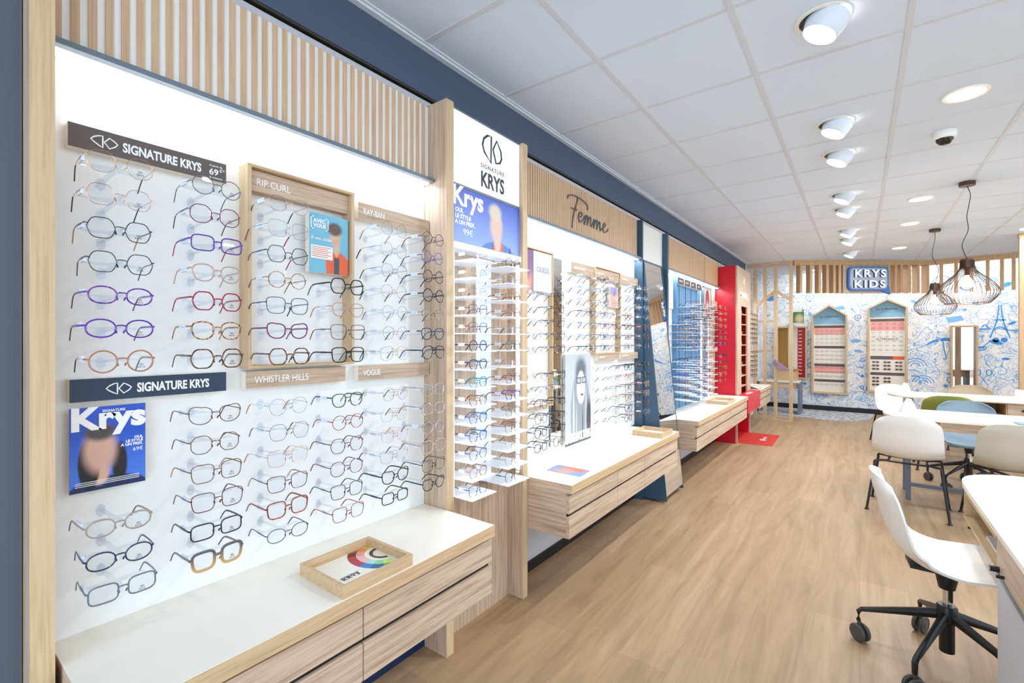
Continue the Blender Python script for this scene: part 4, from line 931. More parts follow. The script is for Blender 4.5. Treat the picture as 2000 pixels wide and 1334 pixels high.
# ------------------------------------------------------------------ doodles printed on the back wall, house frames, mirror
DY = 11.2995
def dood(bm, pts, r=.011, closed=False, smooth=True):
    P_ = [(x, DY, z) for x, z in pts]
    if smooth: P_ = bez(P_ + ([P_[0]] if closed else []), 5)
    sweep(bm, P_, r, .0012, ref=(0, 1, 0), seg=4)
def fill(bm, pts): prism(bm, [(x, DY - .001, z) for x, z in pts], (0, -1, 0), .0006)
def circ(cx, cz, r, n=12, k=1.0, a0=0, a1=360): return [(cx + r * math.cos(R(a0 + (a1 - a0) * q / n)), cz + r * k * math.sin(R(a0 + (a1 - a0) * q / n))) for q in range(n + 1)]
dk = bmesh.new(); lt = bmesh.new()
# umbrella
fill(dk, [(.93, 1.30)] + [(1.0, 1.37), (1.08, 1.425), (1.14, 1.44), (1.14, 1.39), (1.06, 1.37)]); fill(dk, [(1.16, 1.45), (1.22, 1.46), (1.32, 1.45), (1.40, 1.42), (1.49, 1.36), (1.40, 1.385), (1.30, 1.40), (1.16, 1.40)])
dood(dk, [(1.19, 1.44), (1.21, 1.25), (1.235, 1.13), (1.225, 1.08), (1.195, 1.09)])
# tower of lattice iron
for s in (-1, 1):
    dood(dk, [(1.91 + s * .012, 2.02), (1.91 + s * .025, 1.85), (1.91 + s * .05, 1.70), (1.91 + s * .12, 1.45)], .012); fill(dk, circ(1.91 + s * .05, 1.42, .042))
dood(dk, [(1.84, 1.76), (1.98, 1.76)], .014); dood(dk, [(1.82, 1.56), (1.86, 1.62), (1.91, 1.64), (1.96, 1.62), (2.0, 1.56)], .012)
rr_ = random.Random(3)
def leaf(bm, x, z, s, a):
    c_, q_ = math.cos(a), math.sin(a); L_ = [(-1, 0), (-.4, .35), (.3, .4), (1, 0), (.3, -.35), (-.4, -.3)]
    fill(bm, [(x + s * (u * c_ - v * q_), z + s * (u * q_ + v * c_)) for u, v in L_])
def arcs(bm, x, z, s):
    for k in range(3): dood(bm, circ(x, z, s * (1 - .28 * k), 8, 1, 10, 170), .009)
def bowl(bm, x, z, s): dood(bm, circ(x, z, s, 8, .7, 180, 360) + [(x - s, z)], .012, smooth=False); dood(bm, [(x + s * .5, z), (x + s * 1.3, z + s * .9), (x + s * 2, z + s)], .010); [dood(bm, [(x - s * .7, z - s * q), (x + s * .7, z - s * q)], .008) for q in (.15, .35)]
def spoons(bm, x, z, s):
    for q in (-1, 1): dood(bm, circ(x + q * s * .45, z + s * .8, s * .22, 8, 1.5), .010); dood(bm, [(x + q * s * .3, z + s * .5), (x - q * s * .3, z - s * .6)], .006)
def star(bm, x, z, s): fill(bm, [(x + s * (1 if k % 2 else .42) * math.cos(R(36 * k)), z + s * (1 if k % 2 else .42) * math.sin(R(36 * k))) for k in range(10)])
def spiral(bm, x, z, s): dood(bm, [(x + s * k / 14 * math.cos(k * .8), z + s * k / 14 * math.sin(k * .8)) for k in range(2, 15)], .008)
def boat(bm, x, z, s): fill(bm, [(x - s, z), (x + s, z), (x + s * .7, z - s * .3), (x - s * .7, z - s * .3)]); dood(bm, [(x - s * .6, z + s * .1), (x, z + s * .8), (x + s * .6, z + s * .1)], .009)
def para(bm, x, z, s): fill(bm, [(x - s, z + s * .3), (x + s * .7, z + s * .6), (x + s, z - s * .1), (x - s * .7, z - s * .5)])
spots = [(bowl, .95 * 0 - .93, 1.36, .1, dk), (spoons, -.89, .78, .16, dk), (arcs, -.30, .30, .12, dk), (arcs, -.62, .24, .12, dk), (arcs, .04, .22, .12, lt), (boat, -1.15, 1.72, .09, dk), (para, -.48 + .15, 2.04, .1, lt), (spiral, -.02, 1.86, .07, dk),
         (star, 1.23, .60, .05, dk), (arcs, .93, .62, .15, dk), (arcs, .82, .92, .16, dk), (bowl, 1.66, 1.30, .09, dk), (spoons, 1.71, .74, .15, dk), (leaf, 1.86, 1.38, .10, dk), (spiral, 1.92, .88, .12, lt), (boat, 1.73, 1.62, .08, dk), (para, 1.35, 1.78, .12, lt),
         (leaf, -.06, 1.40, .10, lt), (leaf, -.02, 1.20, .08, lt), (leaf, -1.03, 1.98, .08, dk), (boat, -1.36, 1.22, .08, dk), (leaf, -1.5, 2.3, .14, dk), (arcs, -1.2, 2.28, .11, dk), (spiral, -.8, 2.3, .10, dk), (star, .04, .72, .05, dk), (boat, .04, 1.02, .06, dk),
         (leaf, .80, 2.12, .07, lt), (leaf, 1.05, 2.35, .1, dk), (spiral, 1.20, 2.45, .17, dk), (bowl, 1.50, 2.35, .08, dk), (arcs, 1.80, 2.40, .09, dk), (spiral, 1.72, 2.52, .07, lt), (leaf, 1.98, 2.35, .10, dk), (leaf, 1.62, 2.05, .06, dk), (leaf, -.93, 1.0, .04, dk), (star, -.90, .52, .04, dk),
         (leaf, -.86, 1.02, .05, lt), (spoons, .08, .42, .10, dk), (leaf, -.74, .35, .09, lt), (para, -.95, .62, .05, dk), (spiral, -1.2, .9, .09, lt), (star, -1.25, .6, .05, dk), (leaf, 2.05, 1.7, .06, dk), (spiral, 1.78, 1.12, .07, lt), (leaf, 1.98, 1.1, .06, dk)]
for fn, x, z, s, b_ in spots:
    if fn is leaf: leaf(b_, x, z, s, rr_.uniform(-.6, .6))
    else: fn(b_, x, z, s)
text(dk, 'CiAO', (1.30, DY - .001, .665), .11, frame=BACK, bold=.003, align='LEFT'); dood(dk, circ(1.42, .71, .17, 12, .5), .012)
text(lt, 'lique', (1.28, DY - .001, 1.93), .10, frame=BACK); text(dk, 'La', (1.78, DY - .001, 2.62), .10, frame=BACK)
wb = bpy.data.objects['wall_back']
struct('printed_doodles_blue', dk, 'inkblue', wb); struct('printed_doodles_pale', lt, 'inklight', wb)

def house(x0, x1, zb, zs, za, label, kind, k):
    t = thing('house_display', label, 'display frame', ((x0 + x1) / 2, 11.25, zb), 'house shaped display frames on the doodle wall')
    xm = (x0 + x1) / 2; w = .032; y0, y1 = 11.19, 11.2985
    bm = bmesh.new(); box(bm, x0, x0 + w, y0, y1, zb, zs); box(bm, x1 - w, x1, y0, y1, zb, zs); box(bm, x0 + w, x1 - w, y0, y1, zb, zb + w)
    for s in (-1, 1):
        xe = xm + s * (x1 - x0) / 2
        prism(bm, [(xe, y0, zs), (xm, y0, za), (xm, y0, za - w * 1.2), (xe - s * w, y0, zs - .004)], (0, 1, 0), y1 - y0)
    part('house_frame', bm, 'edge_v', t)
    bm = bmesh.new(); prism(bm, [(x0 + w, y1 - .012, zs - .17), (x1 - w, y1 - .012, zs - .17), (x1 - w, y1 - .012, zs + .0), (xm, y1 - .012, za - w * 1.3), (x0 + w, y1 - .012, zs + .0)], (0, 1, 0), .011); part('gable_panel', bm, 'skyg', t)
    bm = bmesh.new(); box(bm, x0 + w, x1 - w, y1 - .010, y1, zb + w, zs - .17); part('back_sheet', bm, 'white', t)
    part('gable_lettering', T('La collection', (xm - .17, y1 - .0128, zs - .03), .062, frame=BACK, shear=.3), 'ink', t)
    H_ = zs - .17 - zb - w; a, b = x0 + w + .012, x1 - w - .012
    def strip(z0, z1, m, d=.0118): part('print_band', B(a, b, y1 - d, y1 - .0102, z0, z1), m, t)
    zt = zs - .17
    gl = bmesh.new()
    for r in range(int((zt - zb - .2) / .083)):
        for c in range(5 if kind else 6):
            cxx = a + .05 + c * (b - a - .1) / (4 if kind else 5); zz = zt - .12 - r * .083
            if kind and r > 6: continue
            for s in (-1, 1):
                P_ = circ(cxx + s * .017, zz, .013, 8, .8); sweep(gl, [(x_, y1 - .03, z_) for x_, z_ in P_[:-1]], .0016, .0016, ref=(0, 1, 0), closed=True, seg=4)
            box(gl, cxx - .006, cxx + .006, y1 - .03, y1 - .012, zz - .001, zz + .003)
    if kind == 0:
        for z0, z1, m in ((zt - .07, zt - .02, 'darksign'), (zt - .20, zt - .07, 'pinkp'), (zt - .48, zt - .43, 'darksign'), (zt - .84, zt - .79, 'darksign'), (zt - .97, zt - .84, 'pinkp'), (zt - 1.15, zt - 1.10, 'darksign')): strip(z0, z1, m)
    else:
        for z0, z1, m in ((zt - .08, zt - .03, 'darksign'), (zt - .25, zt - .08, 'pinkp'), (zt - .80, zt - .735, 'darksign'), (zt - 1.10, zt - 1.045, 'darksign')): strip(z0, z1, m)
        part('print_band', B(b - .17, b, y1 - .0125, y1 - .0119, zt - .80, zt - .735), 'orangep', t)
        part('brand_lettering', T('ALTERNANCE', (xm, y1 - .0118, zt - .43), .052, frame=BACK, align='CENTER'), 'ink', t)
        sg = bmesh.new()
        for r in range(6):
            for c in range(3 if r < 3 else 2):
                cxx = a + .08 + c * .17; zz = (zt - .85 - r * .065) if r < 3 else (zt - 1.15 - (r - 3) * .065)
                for s in (-1, 1): prism(sg, [(x_, y1 - .03, z_) for x_, z_ in circ(cxx + s * .03, zz, .025, 8, .75)[:-1]], (0, 1, 0), .003)
                box(sg, cxx - .008, cxx + .008, y1 - .03, y1 - .0125, zz + .004, zz + .009)
        o = solo('sunglasses', sg, F['dark tortoiseshell'], 'small dark sunglasses hanging low in the taller house frame', 'sunglasses', (xm, 11.26, zb)); o['kind'] = 'stuff'
    o = solo('eyeglasses', gl, 'inkgl', 'tiny children eyeglasses in the %s house frame' % ('lower left' if not kind else 'taller right'), 'eyeglasses', (xm, 11.26, zb)); o['kind'] = 'stuff'
M['skyg'] = plain('pale_blue_panel', '#8FC0DC', .6); M['pinkp'] = plain('pink_band', '#F3A9A0', .5); M['orangep'] = plain('orange_band', '#E4602A', .5); M['inkgl'] = plain('fine_rims', '#7A6E70', .4)
house(-.785, -.19, .345, 1.90, 2.125, 'lower house shaped oak display frame on the doodle wall', 0, 0)
house(.12, .71, .43, 2.02, 2.20, 'taller house shaped oak display frame on the doodle wall', 1, 1)
t = thing('wall_mirror', 'upright mirror in a deep oak frame on the doodle wall', 'mirror', (1.46, 11.25, .45))
part('frame', boxes([(1.285, 1.31, 11.16, 11.2985, .45, 1.67), (1.60, 1.625, 11.16, 11.2985, .45, 1.67), (1.31, 1.60, 11.16, 11.2985, 1.645, 1.67), (1.31, 1.60, 11.16, 11.2985, .45, .475)]), 'slatb', t)
part('glass', B(1.31, 1.60, 11.285, 11.2985, .475, 1.645), 'mirror', t)

# children's corner behind the lattice
t = thing('framed_mirror', 'oak framed mirror behind the timber lattice, its reflection shaped from coloured panels', 'cabinet', (-1.12, 11.2, .5))  # a mirror; coloured panels and pegs stand in for its reflection
part('frame', boxes([(-1.40, -1.375, 11.14, 11.2985, .62, 1.70), (-.885, -.86, 11.14, 11.2985, .62, 1.70), (-1.375, -.885, 11.14, 11.2985, 1.67, 1.70), (-1.375, -.885, 11.14, 11.2985, .62, .65)]), 'edge_v', t)
part('ochre_panel', B(-1.375, -1.20, 11.27, 11.2985, .65, 1.67), 'greencard', t, label='ochre reflection panel'); part('white_panel', B(-1.20, -1.03, 11.27, 11.2985, .65, 1.67), 'white', t, label='white reflection panel with pegs')
part('red_panel', B(-1.03, -.885, 11.27, 11.2985, .65, 1.67), 'red', t, label='red reflection panel')
bm = bmesh.new()
for k in range(13): box(bm, -1.16, -1.07, 11.18, 11.27, .72 + .073 * k, .728 + .073 * k); box(bm, -1.01, -.95, 11.22, 11.27, .72 + .073 * k, .735 + .073 * k)
part('pegs', bm, 'white', t)
M['p10'] = print_mat('green_print', '#2F6E3A', [(.04, -.05, .07, .09, .6, '#C9B98C'), ('b', -.03, .12, .12, .03, .3, '#D8DCC8')], axes='XZ')
bm = B(-1.16, -.92, 11.288, 11.2985, 1.78, 2.05); solo('poster', bm, M['p10'], 'small green poster above the framed mirror', 'poster', (-1.04, 11.29, 1.91))
t = thing('play_desk', 'small white topped oak play desk with a grey end panel', 'desk', (-1.2, 10.5, 0))
part('desktop', B(-1.62, -.92, 10.35, 10.78, .60, .63), 'white', t); part('apron', B(-1.60, -.94, 10.37, 10.76, .49, .60), 'wood_x', t)
part('end_panel', B(-.94, -.90, 10.30, 10.78, 0.0065, .60), 'greymetal', t); part('end_panel', B(-1.62, -1.60, 10.37, 10.76, 0.0065, .49), 'greymetal', t)
t = thing('toy_box', 'small ochre wooden box on the play desk', 'box', (-1.15, 10.56, .63)); part('box_body', boxes([(-1.34, -.96, 10.46, 10.48, .63, .83), (-1.34, -.96, 10.66, 10.68, .63, .83), (-1.34, -1.32, 10.48, 10.66, .63, .83), (-.98, -.96, 10.48, 10.66, .63, .83)]), 'edge_y', t)
part('lid', B(-1.36, -.94, 10.44, 10.70, .83, .85), 'greencard', t)

# ------------------------------------------------------------------ ceiling fittings
XL = -.127
for k, y in enumerate((2.385, 3.58, 4.185, 5.38, 5.98, 7.18, 7.78, 8.98)):
    t = thing('spot_downlight', 'swivel ceiling spotlight, %s in the row along the glasses wall' % ('nearest', 'second', 'third', 'fourth', 'fifth', 'sixth', 'seventh', 'farthest')[k], 'ceiling light', (XL, y, CZ), 'swivel spotlights in the ceiling')
    bm = bmesh.new(); lathe(bm, [(.088, -.0005), (.104, -.0005), (.104, -.006), (.086, -.006), (.086, -.0005)], (XL, y, CZ), 32); part('ring', bm, 'white', t, True)
    ax = Vector((-.42, -.12, -.9)).normalized(); c = Vector((XL + .022, y, CZ))
    bm = bmesh.new(); lathe(bm, [(.082, -.004), (.081, .02), (.068, .078), (.066, .080), (.063, .077), (.062, .070)], c, 28, ax); part('lamp_housing', bm, 'silverbox', t, True)
    bm = bmesh.new(); lathe(bm, [(0, .073), (.0635, .073)], c, 28, ax); part('lamp_lens', bm, 'lamp', t)
    bm = bmesh.new(); lathe(bm, [(0, -.0008), (.086, -.0008)], (XL, y, CZ), 28); part('recess', bm, 'black', t)
    l = bpy.data.lights.new('spot_lamp', 'SPOT'); l.energy = 48; l.spot_size = R(110); l.spot_blend = 0.8; l.shadow_soft_size = .035; l.color = (.88, .93, 1)
    o = bpy.data.objects.new('spot_lamp', l); COL.objects.link(o); o.parent = t; o.location = c + ax * .13 - Vector((XL, y, CZ)); o.rotation_euler = ax.to_track_quat('-Z', 'Y').to_euler()
for k, y in enumerate((3.585, 5.99, 7.19, 8.99)):
    t = thing('round_downlight', 'flat round ceiling downlight, %s of its row' % ('nearest', 'second', 'third', 'farthest')[k], 'ceiling light', (.472, y, CZ), 'flat round downlights in the ceiling')
    bm = bmesh.new(); lathe(bm, [(.080, -.0005), (.100, -.0005), (.098, -.007), (.082, -.007)], (.472, y, CZ), 32); part('ring', bm, 'white', t, True)
    bm = bmesh.new(); lathe(bm, [(0, -.0062), (.082, -.0062)], (.472, y, CZ), 32); part('diffuser', bm, 'lamp', t)
    a_ = area('downlight_lamp', (0, 0, -.015), (0, 0, 0), .15, .15, 12, (.86, .93, 1)); a_.data.shape = 'DISK'; a_.parent = t
for x in (1.673, 2.873, 4.073):  # unseen downlights added to fill the room from the right
    for y in (-1.2, 1.2, 3.585, 5.99, 8.39):
        bm = bmesh.new(); lathe(bm, [(0, -.0062), (.082, -.0062)], (x, y, CZ), 24); o = struct('added_downlight', bm, 'lamp', ceil)
        a_ = area('downlight_lamp', (x, y, CZ - .015), (0, 0, 0), .15, .15, 12, (.86, .93, 1)); a_.data.shape = 'DISK'
for x in (-.75, .15, 1.05, 1.85):  # unseen lamps added behind the fascia to brighten the doodle wall
    bm = bmesh.new(); lathe(bm, [(0, -.0062), (.06, -.0062)], (x, 10.86, CZ), 20); struct('added_downlight', bm, 'lamp', ceil)
    a_ = area('added_wall_washer', (x, 10.86, CZ - .015), (R(18), 0, 0), .12, .12, 9, (.92, .96, 1)); a_.data.shape = 'DISK'
t = thing('dome_camera', 'white dome security camera on the ceiling', 'security camera', (.449, 4.17, CZ))
bm = bmesh.new(); lathe(bm, [(0, -.0005), (.062, -.0005), (.062, -.035), (.050, -.046), (.046, -.046)], (.449, 4.17, CZ), 28); part('housing', bm, 'wshell', t, True)
bm = bmesh.new(); lathe(bm, [(.046, -.046), (.042, -.062), (.026, -.080), (0, -.086)], (.449, 4.17, CZ), 28); part('dome', bm, 'guntint', t, True)
def pendant(x, y, label, zb, rot):
    t = thing('pendant_lamp', label, 'pendant lamp', (x, y, CZ), 'wire cage pendant lamps')
    bm = bmesh.new(); lathe(bm, [(0, -.0005), (.055, -.0005), (.055, -.036), (0, -.036)], (x, y, CZ), 24); part('ceiling_cup', bm, 'bronze', t, True)
    zt = zb + .385
    dz = CZ - .036 - zt; pts = [(x + rot * q[0], y, CZ - .036 - dz * q[1]) for q in ((0, 0), (.02, .12), (.012, .25), (-.002, .42), (.006, .6), (-.03, .78), (-.024, .88), (0, 1))]
    if rot < 0: pts = [(x + q[0], y, CZ - .036 - dz * q[1]) for q in ((0, 0), (.0, .15), (-.022, .35), (-.02, .5), (.03, .7), (.025, .85), (0, 1))]
    bm = bmesh.new(); sweep(bm, bez(pts, 6), .0032, ref=(0, 1, 0), seg=6); part('cord', bm, 'blackp', t, True)
    bm = bmesh.new(); lathe(bm, [(.008, zt - CZ + .012), (.010, zt - CZ), (.046, zt - CZ), (.044, zt - CZ - .03), (.048, zt - CZ - .075), (.040, zt - CZ - .07), (.038, zt - CZ - .01), (.0, zt - CZ - .008)], (x, y, CZ), 24); part('shade_cap', bm, 'bronze', t, True)
    bm = bmesh.new()
    prof = [(.046, .37), (.050, .31), (.078, .262), (.125, .215), (.172, .165), (.198, .115), (.198, .075), (.172, .035), (.140, .0)]
    pp = bez([(a, b, 0) for a, b in prof], 5)
    for k in range(40):
        a = 2 * PI * k / 40; d = Vector((math.cos(a), math.sin(a), 0)); tn = Vector((-d.y, d.x, 0))
        sweep(bm, [Vector((x, y, zb + q.y)) + d * q.x for q in pp], .0022, .0016, ref=tn, seg=4)
    ring = [(x + .140 * math.cos(2 * PI * k / 48), y + .140 * math.sin(2 * PI * k / 48), zb) for k in range(48)]; sweep(bm, ring, .0035, ref=(0, 0, 1), closed=True, seg=5)
    part('wire_cage', bm, 'bronze', t)
    bm = bmesh.new(); lathe(bm, [(.018, .37), (.018, .25), (.014, .245), (0, .245)], (x, y, zb), 16); part('socket', bm, 'bronze', t, True)
    bm = bmesh.new(); lathe(bm, [(.012, .25), (.014, .235), (.032, .20), (.040, .175), (.036, .148), (.020, .132), (0, .128)], (x, y, zb), 20); part('bulb', bm, 'bulb', t, True)
    l = bpy.data.lights.new('pendant_bulb', 'POINT'); l.energy = 14; l.shadow_soft_size = .045; l.color = (1, .82, .6); o = bpy.data.objects.new('pendant_bulb', l); COL.objects.link(o); o.parent = t; o.location = (0, 0, zb + .09 - CZ)
pendant(.747, 5.60, 'nearer and larger looking wire cage pendant lamp', 1.735, 1)
pendant(.745, 7.74, 'farther wire cage pendant lamp with a wavy cord', 1.735, -1)

# ------------------------------------------------------------------ chairs
PROF = [(.235, -.020), (.225, -.004), (.18, .008), (.06, .0), (-.045, -.003), (-.128, .018), (-.182, .072), (-.213, .150), (-.236, .24), (-.256, .315), (-.264, .372)]   # (forward, up)
HW = [.150, .185, .208, .222, .228, .228, .226, .224, .220, .205, .165]
def shell_bm(th=.009):
    P_ = bez([(a, b, 0) for a, b in PROF], 5); W_ = bez([(a, 0, 0) for a in HW], 5); n = len(P_); bm = bmesh.new(); NS = 14; G = []
    for i, (p, wv) in enumerate(zip(P_, W_)):
        t_ = i / (n - 1); row = []
        for k in range(NS + 1):
            s = -1 + 2 * k / NS; back = min(1, max(0, (t_ - .45) / .25)); seatc = 1 - back
            xx = p.x + back * .055 * abs(s) ** 2.6; zz = p.y + seatc * .022 * abs(s) ** 3 * (1 if t_ > .08 else .3)
            if t_ > .86: zz -= (t_ - .86) / .14 * .028 * abs(s) ** 4
            if t_ < .08: xx -= (.08 - t_) / .08 * .02 * abs(s) ** 3
            if .35 < t_ < .7: q = 1 - abs(t_ - .52) / .18; xx += max(0, q) * .020 * abs(s) ** 2; zz += max(0, q) * .03 * abs(s) ** 2.2
            row.append(bm.verts.new((xx, s * wv.x, zz)))
        G.append(row)
    for i in range(n - 1):
        for k in range(NS): bm.faces.new((G[i][k], G[i][k + 1], G[i + 1][k + 1], G[i + 1][k]))
    bmesh.ops.recalc_face_normals(bm, faces=bm.faces)
    bmesh.ops.solidify(bm, geom=bm.faces[:], thickness=th)
    return bm
def shell_part(t, mat, z):
    bm = shell_bm(); bmesh.ops.translate(bm, verts=bm.verts, vec=(0, 0, z)); return part('seat_shell', bm, mat, t, True, world=False)
def leg_chair(x, y, rz, mat, label, s=1.0, h=.445):
    t = thing('side_chair', label, 'chair', (x, y, 0), 'moulded chairs on four black tube legs', rz); t.scale = (s, s, s)
    shell_part(t, mat, h)
    for sx, sy in ((1, 1), (1, -1), (-1, 1), (-1, -1)):
        top = Vector((.13 * sx - .01, .17 * sy, h - .025)); kn = Vector((.155 * sx - .01, .205 * sy, h - .03)); ft = Vector((.215 * sx - .01, .255 * sy, .012))
        bm = bmesh.new(); sweep(bm, bez([top + Vector((-.04 * sx, -.05 * sy, 0)), top, kn, kn.lerp(ft, .1), kn.lerp(ft, .5), ft], 4), .0095, ref=(0, 0.3, 1), seg=8)
        lathe(bm, [(0, 0), (.017, 0), (.016, .008), (.010, .014), (0, .014)], (ft.x, ft.y, 0), 10); part('leg', bm, 'black', t, True, world=False)
    bm = bmesh.new()
    for sx in (1, -1): sweep(bm, bez([(.12 * sx - .01, -.17, h - .022), (.11 * sx - .01, -.08, h - .028), (.11 * sx - .01, .08, h - .028), (.12 * sx - .01, .17, h - .022)], 4), .008, ref=(1, 0, 0), seg=6)
    for sy in (1, -1): box(bm, -.12, .12, .12 * sy - .006, .12 * sy + .006, h - .026, h - .012)
    part('seat_frame', bm, 'black', t, True, world=False)
    return t
def task_chair(x, y, rz, mat, label, star0=0.0, s=1.0, h=.445):
    t = thing('task_chair', label, 'office chair', (x, y, 0), 'moulded swivel chairs on castors', rz); t.scale = (s, s, s)
    shell_part(t, mat, h + .012)
    bm = bmesh.new(); prism(bm, [(-.13, -.06, h - .012), (-.13, .06, h - .012), (.0, .075, h - .012), (.20, .07, h - .008), (.20, -.07, h - .008), (.0, -.075, h - .012)], (0, 0, 1), .013); part('seat_plate', bm, 'blackp', t, world=False)
    bm = bmesh.new(); lathe(bm, [(.036, h - .012), (.040, h - .03), (.028, h - .09), (.0, h - .09)], (0, 0, 0), 20); part('mount', bm, 'blackp', t, True, world=False)
    bm = bmesh.new(); lathe(bm, [(.015, h - .09), (.015, .28)], (0, 0, 0), 18); part('gas_lift', bm, 'chrome', t, True, world=False)
    bm = bmesh.new(); sweep(bm, [(.01, -.02, h - .03), (.01, -.02, h - .14)], .006, ref=(1, 0, 0)); part('height_lever', bm, 'blackp', t, world=False)
    bm = bmesh.new(); lathe(bm, [(0, .285), (.030, .285), (.036, .275), (.036, .215), (.026, .205), (.026, .085), (0, .082)], (0, 0, 0), 24); part('hub', bm, 'blackp', t, True, world=False)
    for k in range(5):
        a = star0 + 2 * PI * k / 5 - rz; d = Vector((math.cos(a), math.sin(a), 0)); pr = Vector((-d.y, d.x, 0))
        bm = bmesh.new(); sweep(bm, [d * .028 + Vector((0, 0, .238)), d * .16 + Vector((0, 0, .196)), d * .295 + Vector((0, 0, .150)), d * .306 + Vector((0, 0, .138)), d * .306 + Vector((0, 0, .095))], [.017, .014, .011, .011, .010], [.022, .016, .010, .010, .010], ref=(d.y * .01, 0, 1), seg=8)
        lg = part('leg', bm, 'blackp', t, True, world=False)
        bm = bmesh.new()
        ca = a + .9; wd = Vector((math.cos(ca), math.sin(ca), 0)); c = d * .300 + Vector((0, 0, .040))
        for q in (-1, 1): lathe(bm, [(0, -.007), (.022, -.0075), (.024, -.006), (.036, -.0075), (.040, -.003), (.040, .003), (.036, .0075), (0, .0075)], c + wd * .015 * q, 22, wd)
        sweep(bm, [d * .306 + Vector((0, 0, .10)), c + Vector((0, 0, .02))], .009, ref=(0, 1, 0)); part('castor', bm, 'castor', lg, True, world=False)
    return t
M['castor'] = plain('castor_grey', '#4A4744', .45)
task_chair(.30, 2.72, R(5), 'wshell', 'white swivel chair in front, tucked toward the nearest desk', R(174), 1.0)
leg_chair(.325, 5.12, R(90 - 6), 'wshell', 'white four legged chair seen from behind at the middle desk', 1.0, .435)
leg_chair(.925, 5.10, R(90), 'beige', 'beige four legged chair seen from behind at the right edge', 1.0, .435)
task_chair(.84, 6.20, R(-90), 'bluesh', 'blue grey swivel chair behind the middle desk', R(160), 1.0, .425)
leg_chair(.76, 6.95, R(90), 'olive', 'olive green chair pulled up to the far desk', 1.0, .455)
leg_chair(.43, 8.28, R(-70), 'wshell', 'white chair behind the tip of the far desk', .97)
leg_chair(1.17, 8.40, R(-90), 'sand', 'sand coloured chair behind the far desk')

# ------------------------------------------------------------------ desks
def dshape(x0, x1, y0, y1, ra, side):
    """desk outline with one rounded end; side 'l' = rounded at x0, 't' = rounded at y1"""
    pts = []
    if side == 'l':
        cy = (y0 + y1) / 2; ry = (y1 - y0) / 2
        pts = [(x1, y1), (x1, y0)] + [(x0 + ra - ra * abs(math.sin(R(a))) ** .75, cy - ry * math.copysign(abs(math.cos(R(a))) ** .9, math.cos(R(a)))) for a in range(8, 176, 8)]
    else:
        cx = (x0 + x1) / 2; rx = (x1 - x0) / 2
        pts = [(x1, y0), (x0, y0), (x0, y1 - ra)] + [(cx - rx * abs(math.cos(R(a))) ** .6 * (1 if math.cos(R(a)) > 0 else -1), y1 - ra + ra * abs(math.sin(R(a))) ** .75) for a in range(8, 180, 8)] + [(x1, y1 - ra)]
    return pts
def desk_top(t, pts, z=.75, th=.022):
    bm = bmesh.new(); prism(bm, [(a, b, z - th) for a, b in pts], (0, 0, 1), th)
    ed = [e for e in bm.edges if abs(e.verts[0].co.z - e.verts[1].co.z) < 1e-5]; bmesh.ops.bevel(bm, geom=ed, offset=.004, segments=2, affect='EDGES'); return part('desktop', bm, 'white', t, True)
t = thing('desk', 'nearest white desk with an oak drawer, cut by the right edge', 'desk', (.8, 2.3, 0), 'white consultation desks')
desk_top(t, dshape(.387, 1.25, 1.2, 3.33, .36, 't'))
cb = part('open_compartment', boxes([(.392, .86, 2.38, 3.02, .705, .7275), (.392, .86, 2.38, 3.02, .590, .602), (.846, .86, 2.38, 3.02, .602, .705), (.392, .846, 3.006, 3.02, .602, .705)]), 'edge_y', t)
part('pedestal', B(.394, .86, 1.45, 2.366, 0.02, .588), 'wallgrey', t)
part('carcass', B(.41, .86, 1.45, 2.366, .600, .727), 'wood_y', t)
dr = part('drawer', B(.392, .41, 1.85, 2.366, .600, .722), 'wood_y', t)
bm = bmesh.new(); sweep(bm, [(.392, 2.33, .615), (.368, 2.33, .615)], .010, .010, ref=(0, 0, 1), seg=12); part('handle', bm, 'blackp', dr, True, label='black metal handle')
bm = bmesh.new(); sweep(bm, [(.392, 2.26, .615), (.372, 2.26, .615)], .006, ref=(0, 0, 1), seg=10); part('lock', bm, 'blackp', dr, True)
part('drawer_edge', B(.388, .394, 1.45, 2.366, .588, .600), 'greymetal', t)
part('leg', B(1.15, 1.2, 3.0, 3.05, 0, .728), 'greymetal', t); part('leg', B(1.15, 1.2, 1.3, 1.35, 0, .728), 'greymetal', t)
M['p11'] = print_mat('leaflet', '#E9ECF4', [('b', .03, .10, .08, .03, .1, '#8D9CC8'), ('b', .02, -.10, .01, .015, .1, '#5A3A8A')], axes='XY')
bm = bmesh.new(); box(bm, .42, .64, 2.42, 2.72, .6024, .612); solo('leaflets', bm, M['p11'], 'stack of printed leaflets in the open compartment of the nearest desk', 'leaflets', (.53, 2.57, .602))

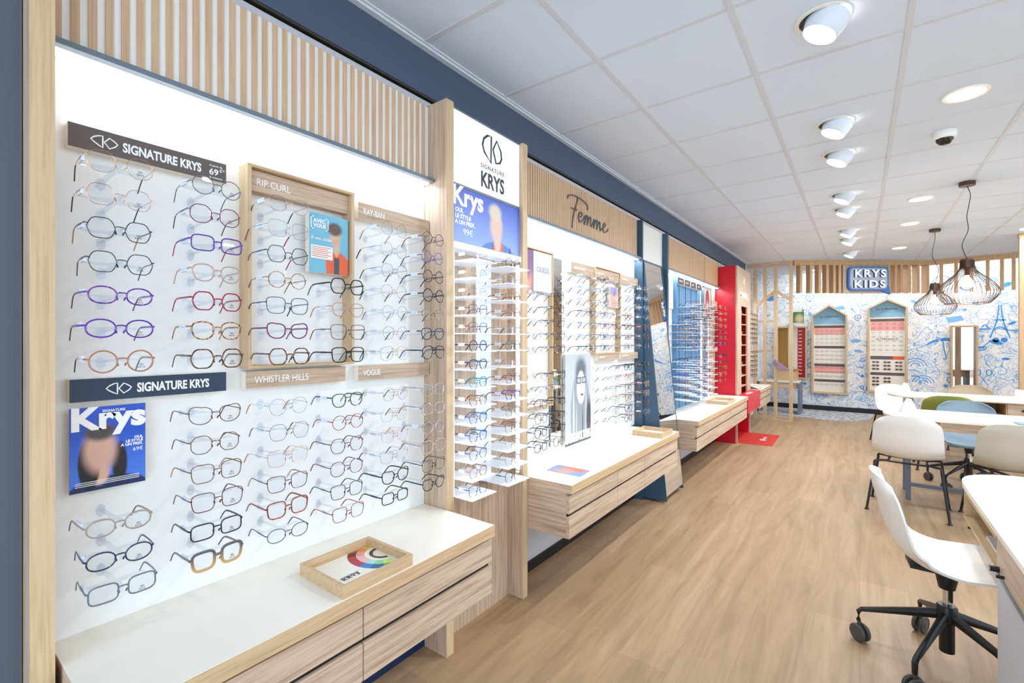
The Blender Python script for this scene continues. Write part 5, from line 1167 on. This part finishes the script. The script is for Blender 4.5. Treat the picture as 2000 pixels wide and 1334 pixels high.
t = thing('desk', 'middle white desk with a rounded left end', 'desk', (.9, 5.6, 0), 'white consultation desks')
desk_top(t, dshape(.175, 2.0, 5.27, 5.97, .22, 'l'))
part('drawer_box', B(.55, 1.0, 5.36, 5.88, .64, .728), 'wood_x', t)
for x in (.33, 1.75): part('leg', boxes([(x, x + .035, 5.44, 5.475, 0.004, .728), (x, x + .035, 5.78, 5.815, 0.004, .728), (x, x + .035, 5.475, 5.78, .70, .728)]), 'greymetal', t)
part('stretcher', B(.365, 1.75, 5.445, 5.47, .12, .15), 'greymetal', t)
t = thing('desk', 'far white desk with oak drawers and open shelf', 'desk', (1.1, 7.65, 0), 'white consultation desks')
desk_top(t, dshape(.285, 2.3, 7.30, 8.0, .22, 'l'))
ux = part('shelf_unit', boxes([(.74, 1.30, 7.36, 7.85, .715, .728), (.74, 1.30, 7.36, 7.85, .58, .592), (.74, .752, 7.36, 7.85, .592, .715), (1.29, 1.302, 7.36, 7.85, .592, .715), (.752, 1.29, 7.838, 7.85, .592, .715)]), 'edge_y', t)
dr = part('drawer', B(1.303, 1.95, 7.352, 7.85, .58, .727), 'wood_x', t)
bm = bmesh.new(); lathe(bm, [(.012, 0), (.012, .02), (0, .022)], (1.42, 7.352, .65), 12, (0, -1, 0)); part('knob', bm, 'blackp', dr, True)
part('leg', B(.45, .52, 7.42, 7.9, 0, .728), 'greymetal', t); part('leg', B(1.95, 2.0, 7.42, 7.9, 0, .728), 'greymetal', t)
def tent(x, y, z, label, s=1.0, rz=0.3, mat='paper'):
    t = thing('table_sign', label, 'sign', (x, y, z), 'folded table signs on the desks', rz)
    bm = bmesh.new()
    prism(bm, [(-.09 * s, 0, .0006), (.09 * s, 0, .0006), (.03 * s, .03, .17 * s), (-.02 * s, .03, .18 * s)], (0, 1, .0), .0015)
    prism(bm, [(-.09 * s, .085, .0006), (.09 * s, .085, .0006), (.03 * s, .033, .17 * s), (-.02 * s, .033, .18 * s)], (0, -1, .0), .0015)
    part('folded_card', bm, mat, t, world=False)
    bm = bmesh.new(); sweep(bm, bez([((-.03 + .012 * k) * s, .0135 if k % 2 else .006, (.078 if k % 2 else .035) * s) for k in range(6)], 4), .002, .0008, ref=(0, 1, 0), seg=4); part('printed_scrawl', bm, 'inklight', t, world=False)
tent(.37, 5.60, .7505, 'folded white card standing on the middle desk', .74)
tent(.46, 7.64, .7505, 'folded white card with blue scrawl on the far desk', .74, .0)
bm = bmesh.new(); box(bm, 1.40, 1.58, 7.45, 7.60, .7505, .86, bev=.006); b = solo('tissue_box', bm, 'wshell', 'small white box on the far desk at the right edge', 'box', (1.49, 7.52, .7505))
bm = bmesh.new(); box(bm, 1.0, 1.2, 5.33, 5.47, .7505, .757); solo('notepad', bm, 'bluesh', 'pale blue pad on the middle desk at the right edge', 'notepad', (1.1, 5.4, .7505))
